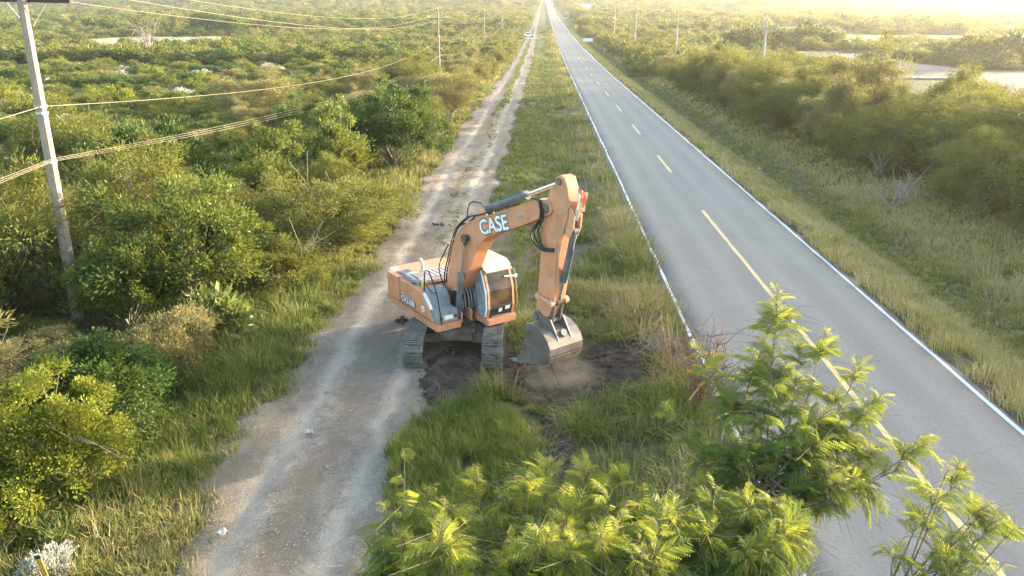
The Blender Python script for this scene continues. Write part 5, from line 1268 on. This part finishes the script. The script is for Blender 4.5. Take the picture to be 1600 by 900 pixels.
def pole(x, y, ht, name, label, group, arm_z, arm=1.4, lean=(0, 0), az=0.0, double=False):
    z = hz(x, y) - 0.3; e = empty(name, (x, y, z), az); e.rotation_euler = (lean[1], lean[0], az); tag(e, label, 'power pole', group)
    bm = bmesh.new(); add_cyl(bm, (0, 0, 0), (0, 0, ht + 0.3), 0.215, 0.125, 8); bm_obj('shaft', bm, CONC2 if double else CONC, e)
    a0 = arm_z + 0.3
    bm = bmesh.new(); add_box(bm, -arm, arm, 0.13, 0.24, a0 - 0.06, a0 + 0.06, 0.01)
    if double: add_box(bm, -arm, arm, -0.24, -0.13, a0 - 0.06, a0 + 0.06, 0.01)
    bm_obj('crossarm', bm, WOOD if not double else CONC2, e)
    for s in (-1, 1):
        bm = bmesh.new(); add_cyl(bm, (s * 0.11, 0.17, a0 - 0.75), (s * 0.62, 0.18, a0 - 0.06), 0.022, seg=8); bm_obj('brace', bm, GALV, e)
    tops = []
    for (ix, iz) in ((-arm + 0.08, a0 + 0.06), (arm - 0.08, a0 + 0.06), (0.0, ht + 0.3)):
        bm = bmesh.new(); yy = 0.18 if ix else 0
        add_cyl(bm, (ix, yy, iz), (ix, yy, iz + 0.14), 0.014, seg=8)
        for k in range(3): add_cyl(bm, (ix, yy, iz + 0.12 + k * 0.06), (ix, yy, iz + 0.17 + k * 0.06), 0.07 - 0.008 * k, 0.035, 12)
        bm_obj('insulator', bm, PORC, e); tops.append(Vector((x + ix, y + yy, z + iz + 0.30)))
    bm = bmesh.new()
    for zz in (7.25, 7.05, 5.5): add_cyl(bm, (0, 0, zz + 0.26), (0, 0, zz + 0.34), 0.19, seg=12)
    bm_obj('clamp_band', bm, GALV, e)
    return e, tops
PX = -16.0
LP = [(PX + 0.1, -72), (PX, 24.2), (PX, 123.0), (PX, 220.0), (PX, 318.0)]
LL = ['', 'nearest concrete power pole rising out of the bushes at the left', 'second power pole along the left hedge, above the round dark green tree', 'third and thinner power pole of the left line, nearer the horizon', 'farthest visible pole of the left power line']
tops = []
for i, (x, y) in enumerate(LP):
    if i == 0:
        z = hz(x, y); tops.append([Vector((x + s, y, z + q)) for s, q in ((-1.32, 10.9), (1.32, 10.9), (0, 11.4))]); continue
    e, tp = pole(x, y, 11.0 if i != 3 else 11.4, 'power_pole', LL[i], 'power poles left of the track', 10.40 if i == 1 else 9.7, 1.4, (0.022, 0) if i == 1 else (0, 0)); tops.append(tp)
def sag(a, b, s, n=30):
    t_ = np.linspace(0, 1, n)[:, None]; p = np.array(a) * (1 - t_) + np.array(b) * t_; p[:, 2] -= (4 * s * t_ * (1 - t_))[:, 0]; return p
def wire(name, spans, rad, label, group, cat='power line'):
    P = [sag(a, b, s) for a, b, s in spans]
    p = np.concatenate([q if i == 0 else q[1:] for i, q in enumerate(P)])
    tag(link(name, tubes_mesh(name, [(p, rad)], 6), WIRE), label, cat, group)
for k, nm in enumerate(('left', 'right', 'topmost')):
    wire('power_line', [(tops[i][k], tops[i + 1][k], 1.5) for i in range(4)], 0.011, ['thin upper cable on the far end of the left crossarms', 'thin upper cable on the road-side end of the left crossarms', 'thin topmost cable over the tips of the left poles'][k], 'cables of the left power line')
def lvl(zz, dx=0.2): return [Vector((x + dx, y, hz(x, y) + zz)) for x, y in LP]
for zz, dx, rad, s, lab in ((7.25, 0.2, 0.012, 1.7, 'single sagging cable at mid height on the left poles'),):
    q = lvl(zz, dx); q[2].z -= 0.5; wire('power_line', [(q[i], q[i + 1], s) for i in range(4)], rad, lab, 'cables of the left power line')
for k, (dz, dx, lab) in enumerate(((0.0, 0.22, 'top strand of the lowest cable bundle on the left poles'), (-0.045, 0.23, 'middle strand of the lowest cable bundle on the left poles'), (-0.09, 0.22, 'bottom strand of the lowest cable bundle on the left poles'))):
    q = lvl(5.6 + dz, dx); q[2].z -= 1.1; q[3].z -= 1.0; wire('power_line', [(q[i], q[i + 1], 1.25 + 0.12 * k) for i in range(4)], 0.008, lab, 'cables of the left power line')
# right-hand line
def solve_y(px, X=25.0):
    lo, hi = 30, 900
    for _ in range(60):
        mid = (lo + hi) / 2; d = Vector((X, mid, 6)) - Vector((0, 0, CAMH)); x = 800 + FPX * d.dot(_RT) / d.dot(FW)
        if x > px: lo = mid
        else: hi = mid
    return lo
RY = [0.0, 92.0] + [solve_y(p_) for p_ in (1057, 993, 960)]
print('right poles', RY)
RLb = ['', 'leaning pale power pole standing among the trees right of the road', 'second power pole of the right line, beyond the big right-hand trees', 'third power pole of the right line in the hazy trees', 'faint farthest power pole of the right line']
rt = []
for i, y in enumerate(RY):
    if i == 0: z = hz(25, y); rt.append([Vector((25 + s, y, z + q)) for s, q in ((-1.3, 8.9), (1.3, 8.9), (0, 10.2))]); continue
    e, tp = pole(25.0, y, 9.7 + 0.004 * y, 'power_pole', RLb[i], 'power poles right of the road', 8.6 + 0.004 * y, 1.45, (0, 0), 0, True); rt.append(tp)
for k in range(3):
    wire('power_line', [(rt[i][k], rt[i + 1][k], 1.1) for i in range(4)], 0.012, ['road-side cable on the crossarms of the right-hand poles', 'field-side cable on the crossarms of the right-hand poles', 'top cable over the tips of the right-hand poles'][k], 'cables of the right power line')
for k, zz in enumerate((6.6, 6.35)):
    wire('power_line', [(Vector((25.2, RY[i], hz(25, RY[i]) + zz)), Vector((25.2, RY[i + 1], hz(25, RY[i + 1]) + zz)), 1.1) for i in range(4)], 0.013, ['upper of the two low cables on the right-hand poles', 'lower of the two low cables on the right-hand poles'][k], 'cables of the right power line')

# ------------------------------------------------------------------ small things
# marker post at the bottom left
PMUST = worn('mustard_plastic', (0.30, 0.21, 0.03), (0.40, 0.28, 0.05), 5.0, 0.6, 0, (0.2, 0.15, 0.06), 6.0)
g = ground_at(84, 930); e = empty('marker_post', (g.x, g.y, hz(g.x, g.y)), 0.2); e.rotation_euler = (0.05, -0.10, 0.2); tag(e, 'mustard strip marker post with a black tip in the bottom left corner', 'marker post')
bm = bmesh.new(); add_box(bm, -0.05, 0.05, -0.012, 0.012, -0.3, 0.86, 0.004, 1); bm_obj('strip', bm, PMUST, e)
bm = bmesh.new(); add_box(bm, -0.052, 0.052, -0.014, 0.014, 0.86, 0.93, 0.004, 1); bm_obj('tip', bm, BLACK, e)
# signs
SIGN_O = worn('orange_yellow_sign', (0.80, 0.38, 0.03), (0.86, 0.44, 0.05), 3.0, 0.4); SIGN_W = worn('white_sign_board', (0.72, 0.73, 0.74), (0.80, 0.80, 0.80), 3.0, 0.4)
sy = 400.0; e = empty('warning_sign', (16.2, sy, hz(16.2, sy)), 0); tag(e, 'orange diamond warning sign on a post at the right of the far road', 'road sign')
bm = bmesh.new(); add_cyl(bm, (0, 0, -0.3), (0, 0, 3.2), 0.05, seg=8); bm_obj('post', bm, GALV, e)
bm = bmesh.new(); add_prism(bm, [(0, 1.9), (1.15, 3.05), (0, 4.2), (-1.15, 3.05)], -0.075, -0.055); pl_ = bm_obj('plate', bm, SIGN_O, e)
bm = bmesh.new(); add_box(bm, -0.10, 0.10, -0.085, -0.0755, 2.55, 3.3); add_prism(bm, [(-0.32, 3.25), (0.32, 3.25), (0, 3.65)], -0.085, -0.0755); bm_obj('arrow_symbol', bm, BLACK, pl_)
sy = 300.0; e = empty('sign_board', (16.7, sy, hz(16.7, sy)), 0); tag(e, 'white rectangular road sign board near the orange diamond sign', 'road sign')
for s in (-1.3, 1.3):
    bm = bmesh.new(); add_cyl(bm, (s, 0, -0.3), (s, 0, 1.7), 0.05, seg=8); bm_obj('post', bm, GALV, e)
bm = bmesh.new(); add_box(bm, -1.85, 1.85, -0.085, -0.055, 0.75, 1.95, 0.01); bm_obj('board', bm, SIGN_W, e)
# white pickup parked across the far end of the track
WPAINT = worn('white_vehicle_paint', (0.72, 0.73, 0.74), (0.80, 0.80, 0.80), 3.0, 0.35)
ty = 330.0; e = empty('pickup_truck', (-6.2, ty, hz(-6.2, ty)), R(8)); tag(e, 'white pickup truck parked across the far end of the dirt track', 'truck')
bm = bmesh.new(); add_prism(bm, [(-2.7, 0.45), (2.7, 0.45), (2.75, 0.95), (1.3, 1.1), (0.75, 1.75), (-0.75, 1.78), (-0.85, 1.1), (-2.75, 1.05)], -0.9, 0.9, 0.06); bm_obj('body', bm, WPAINT, e)
bm = bmesh.new(); add_prism(bm, [(1.12, 1.14), (0.70, 1.66), (0.05, 1.68), (0.05, 1.14)], -0.915, -0.902); add_prism(bm, [(-0.05, 1.14), (-0.05, 1.68), (-0.68, 1.68), (-0.74, 1.14)], -0.915, -0.902); bm_obj('window', bm, GLASS, e)
for wx in (-1.7, 1.75):
    for wy in (-0.82, 0.82):
        bm = bmesh.new(); add_cyl(bm, (wx, wy - 0.13, 0.38), (wx, wy + 0.13, 0.38), 0.38, seg=20); bm_obj('wheel', bm, BLACK, e)
bx = -14.0; e = empty('flatbed_trailer', (bx, ty - 1, hz(bx, ty - 1)), R(-6)); tag(e, 'long low white trailer standing left of the white pickup truck', 'trailer')
bm = bmesh.new(); add_box(bm, -4.2, 3.6, -1.1, 1.1, 0.75, 0.95, 0.03); bm_obj('bed', bm, WPAINT, e)
bm = bmesh.new(); add_box(bm, 3.6, 5.4, -0.06, 0.06, 0.72, 0.86, 0.01); bm_obj('drawbar', bm, GALV, e)
for wx in (-2.2, -1.3):
    for wy in (-0.95, 0.95):
        bm = bmesh.new(); add_cyl(bm, (wx, wy - 0.12, 0.36), (wx, wy + 0.12, 0.36), 0.36, seg=18); bm_obj('wheel', bm, BLACK, e)
bm = bmesh.new(); add_box(bm, -2.8, 2.8, -0.14, 0.14, 0.0, 0.5, 0.04)
e = bm_obj('concrete_barrier', bm, SIGN_W); e.location = (-5.0, 312, hz(-5, 312) - 0.02); tag(e, 'low white barrier lying across the far track before the truck', 'barrier')
STONE_ROOF = worn('pale_roof', (0.3, 0.28, 0.26), (0.4, 0.38, 0.36), 1.0)
# white house on the far hill
e = empty('farm_house', (46, 900, hz(46, 900)), 0.3); tag(e, 'small white house among the far trees right of the road', 'house')
bm = bmesh.new(); add_box(bm, -6, 6, -4, 4, -1, 4.2); w_ = bm_obj('wall', bm, WPAINT, e)
bm = bmesh.new(); a = [bm.verts.new(c_) for c_ in ((-6.4, -4.5, 4.2), (6.4, -4.5, 4.2), (6.4, 4.5, 4.2), (-6.4, 4.5, 4.2), (-6.4, 0, 6.6), (6.4, 0, 6.6))]
for f in ((0, 1, 5, 4), (2, 3, 4, 5), (0, 4, 3), (1, 2, 5), (0, 3, 2, 1)): bm.faces.new([a[i] for i in f])
bm_obj('roof', bm, STONE_ROOF, e)
# scraps of plastic on the track
PLAST = worn('crumpled_white_plastic', (0.42, 0.42, 0.42), (0.55, 0.55, 0.55), 12.0, 0.4)
def scrap(px, py, w, h, seed, label):
    g = ground_at(px, py); rs = r_(seed); nx = 9
    u, q = np.meshgrid(np.linspace(-0.5, 0.5, nx), np.linspace(-0.5, 0.5, nx))
    X = u * w * (0.8 + 0.4 * rs.rand(nx, nx)); Y = q * h * (0.7 + 0.6 * rs.rand(nx, nx)); Z = 0.03 + 0.09 * rs.rand(nx, nx) ** 2
    V = np.stack([X, Y, Z], -1).reshape(-1, 3); i = (np.arange(nx - 1)[:, None] * nx + np.arange(nx - 1)[None]).ravel(); F = np.stack([i, i + 1, i + nx + 1, i + nx], 1)
    V2 = V - [0, 0, 0.006]
    o = link('plastic_scrap', np_mesh('plastic_scrap', np.concatenate([V, V2]), [F, F[:, ::-1] + len(V)]), PLAST); o.location = (g.x, g.y, float(height(g.x, g.y)) + 0.05); o.rotation_euler = (0, 0, rs.rand() * 6)
    tag(o, label, 'litter', 'scraps of white plastic litter')
scrap(348, 838, 0.22, 0.13, 1, 'white plastic scrap on the left side of the dirt track near the bottom')
scrap(485, 680, 0.24, 0.15, 2, 'white crumpled plastic bag in the middle of the track below the excavator')
scrap(936, 324, 0.30, 0.22, 3, 'white plastic lump in the grass right of the raised boom')
scrap(898, 178, 0.9, 0.30, 4, 'pale scrap on the far grass beside the left road line')
scrap(1188, 243, 0.35, 0.2, 5, 'white scrap in the green ditch right of the road')
# dark clods on the far part of the track
def clod_cluster(px, py, w, label, seed):
    g = ground_at(px, py); rs = r_(seed); bm = bmesh.new()
    for i in range(7):
        M = Matrix.Translation((rs.normal() * w * 0.30, rs.normal() * 0.10, 0.05)) @ Matrix.Rotation(rs.rand() * 6, 4, 'Z')
        v = bmesh.ops.create_icosphere(bm, subdivisions=2, radius=0.035 + 0.05 * rs.rand(), matrix=M)['verts']
        for q in v: q.co += Vector(rs.normal(size=3)) * 0.02; q.co.z *= 0.7
    o = bm_obj('soil_clod', bm, MAT_DUG); o.location = (g.x, g.y, float(height(g.x, g.y)) + 0.04); tag(o, label, 'clod', 'dark clods on the track')
clod_cluster(688, 353, 1.0, 'dark crumbled soil clod on the track left of the boom', 1)
clod_cluster(724, 352, 0.4, 'smaller dark soil clod on the grass strip beside the boom', 2)
clod_cluster(628, 503, 0.25, 'dark scorched clod of soil at the rear corner of the excavator', 3)
# gravel, clods and twigs: too many to count
def stones(name, n, xf, yf, ok, smin, smax, mat, zoff, rs, tall=0.6):
    x = xf(n); y = yf(n); m = ok(x, y); x, y = x[m], y[m]; n = len(x); s = smin + (smax - smin) * rs.rand(n) ** 4
    base = np.array([[1, 0, 0], [0.2, 0.9, 0.1], [-0.8, 0.5, -0.05], [-0.7, -0.6, 0.1], [0.3, -0.9, 0], [0.1, 0.1, 0.75]])
    V = base[None] * (1 + rs.normal(size=(n, 6, 1)) * 0.22) * s[:, None, None]; V[:, :, 2] *= tall
    a = rs.rand(n) * 6.28; c, s_ = np.cos(a)[:, None], np.sin(a)[:, None]
    V = np.stack([V[:, :, 0] * c - V[:, :, 1] * s_, V[:, :, 0] * s_ + V[:, :, 1] * c, V[:, :, 2]], -1)
    V += np.stack([x, y, height(x, y) + zoff], 1)[:, None]
    i = np.arange(n)[:, None] * 6; F = np.concatenate([np.concatenate([i + k, i + (k + 1) % 5, i + 5], 1) for k in range(5)])
    tag(link(name, np_mesh(name, V.reshape(-1, 3), [F], None, False), mat), kind='stuff')
rs = r_(400)
MAT_ROCK = worn('grey_rubble', (0.07, 0.065, 0.06), (0.17, 0.16, 0.15), 1.5, 0.9, 0, None)
STONE = worn('pale_stones', (0.15, 0.135, 0.12), (0.29, 0.27, 0.24), 1.5, 0.9, 0, None)
stones('track_gravel', 20000, lambda n: -7.9 + 5.3 * rs.rand(n), lambda n: 10.5 + 32 * rs.rand(n) ** 1.4, lambda x, y: (x > tl(y) + 0.1) & (x < tr(y) - 0.05) & (fbm(x / 0.7, y / 2.2, 151) > 0.36), 0.008, 0.036, STONE, 0.045, rs)
stones('soil_clods', 5200, lambda n: -4.4 + 9.3 * rs.rand(n), lambda n: 14 + 11 * rs.rand(n), lambda x, y: (dugmask(x, y) > -0.05) & tracks_free(x, y), 0.02, 0.17, MAT_DUG, 0.10, rs, 0.8)
stones('stony_rubble', 900, lambda n: -0.1 + 1.3 * rs.rand(n), lambda n: 14.2 + 5.0 * rs.rand(n), lambda x, y: dugmask(x, y) > -0.05, 0.015, 0.05, MAT_ROCK, 0.10, rs, 0.8)
TWIG = worn('soiled_twigs', (0.09, 0.07, 0.055), (0.20, 0.16, 0.125), 4.0, 0.9, 0, None)
tw = []
for i in range(110):
    x = -3.5 + 8.0 * rs.rand(); y = 17.5 + 6.0 * rs.rand()
    if dugmask(np.array(x), np.array(y)) < -0.1 or (abs(x + 2.6) < 1.6 and y > 20.6): continue
    a = rs.rand() * 6.28; L_ = 0.25 + 0.7 * rs.rand() ** 2; z = hz(x, y) + 0.12
    tw.append((curve_pts([(x, y, z), (x + math.cos(a) * L_ * 0.5, y + math.sin(a) * L_ * 0.5, z + 0.10 * rs.rand()), (x + math.cos(a + 0.3) * L_, y + math.sin(a + 0.3) * L_, z + 0.12 * rs.rand())], 5), 0.005 + 0.006 * rs.rand()))
tag(link('uprooted_twigs', tubes_mesh('uprooted_twigs', tw, 5), TWIG), kind='stuff')
# root hanging from the bucket, maize-like seedling
E3 = Matrix.Translation((-2.6, 23.3, 0)) @ Matrix.Rotation(R(-50), 4, 'Z')
rp = [E3 @ Vector(q) for q in ((4.62, -0.05, 1.02), (4.66, -0.02, 0.72), (4.78, 0.02, 0.45), (4.86, 0.06, 0.22))]
rp2 = [E3 @ Vector(q) for q in ((4.62, -0.05, 0.95), (4.5, 0.08, 0.7), (4.42, 0.12, 0.5))]
tag(link('hanging_root', tubes_mesh('hanging_root', [(curve_pts(rp, 12), np.linspace(0.05, 0.015, len(curve_pts(rp, 12)))), (curve_pts(rp2, 10), 0.014)], 7), WOOD), 'dark root dangling from the underside of the raised bucket', 'root')
g = ground_at(972, 420); e = empty('seedling', (g.x, g.y, hz(g.x, g.y))); tag(e, 'pale green maize-like seedling in the grass between boom and road', 'plant')
rs = r_(77); Vs = []; Fs = []; b = 0
for i in range(7):
    a = i * 2.4; q = np.linspace(0, 1, 7); L_ = 0.55 + 0.2 * rs.rand()
    P = np.stack([np.cos(a) * L_ * 0.75 * q, np.sin(a) * L_ * 0.75 * q, 0.25 + 0.1 * i * 0.4 + L_ * (1.0 * q - 0.85 * q ** 2)], 1); wv = np.array([-np.sin(a), np.cos(a), 0]) * 0.035
    ww = (np.sin(np.pi * (0.12 + 0.86 * q)))[:, None]; V = np.stack([P - wv * ww, P + wv * ww], 1).reshape(-1, 3); k = np.arange(6) * 2
    Vs.append(V); Fs.append(np.stack([k, k + 1, k + 3, k + 2], 1) + b); b += len(V)
V = np.concatenate(Vs); link('leaves', np_mesh('seedling_leaves', V, [np.concatenate(Fs)], {'tone': np.full(len(V), 0.75)}), G_BROAD, e)
link('stem', tubes_mesh('seedling_stem', [(np.array([[0, 0, -0.1], [0, 0, 0.3], [0, 0, 0.6]]), 0.015)], 6), G_BROAD, e)

# ------------------------------------------------------------------ dust and haze
m, t, o = new_mat('drifting_dust'); v = coords(t)
ln = N(t, 'ShaderNodeVectorMath', operation='LENGTH'); t.links.new(v, ln.inputs[0])
fall = ramp(t, ln.outputs['Value'], [(0.25, (1, 1, 1)), (1.0, (0, 0, 0))], 'EASE'); nn = noise(t, v, 1.8, 4, 0.6)
den = math_n(t, 'MULTIPLY', math_n(t, 'MULTIPLY', fall, ramp(t, nn, [(0.35, (0, 0, 0)), (0.7, (1, 1, 1))])), 0.85)
pv = N(t, 'ShaderNodeVolumePrincipled'); pv.inputs['Color'].default_value = (0.62, 0.54, 0.47, 1); t.links.new(den, pv.inputs['Density']); t.links.new(pv.outputs[0], o.inputs['Volume'])
bm = bmesh.new(); bmesh.ops.create_icosphere(bm, subdivisions=3, radius=1.0); du = bm_obj('dust', bm, m); du.location = (0.65, 19.6, 0.55); du.scale = (1.35, 0.95, 0.75); tag(du, kind='stuff')
m, t, o = new_mat('haze_air'); pv = N(t, 'ShaderNodeVolumePrincipled'); pv.inputs['Color'].default_value = (0.74, 0.73, 0.69, 1); pv.inputs['Density'].default_value = 0.00024; pv.inputs['Anisotropy'].default_value = 0.6
t.links.new(pv.outputs[0], o.inputs['Volume'])
bm = bmesh.new(); add_box(bm, -3300, 3300, -80, 3700, -4, 112); tag(bm_obj('haze', bm, m), kind='stuff')
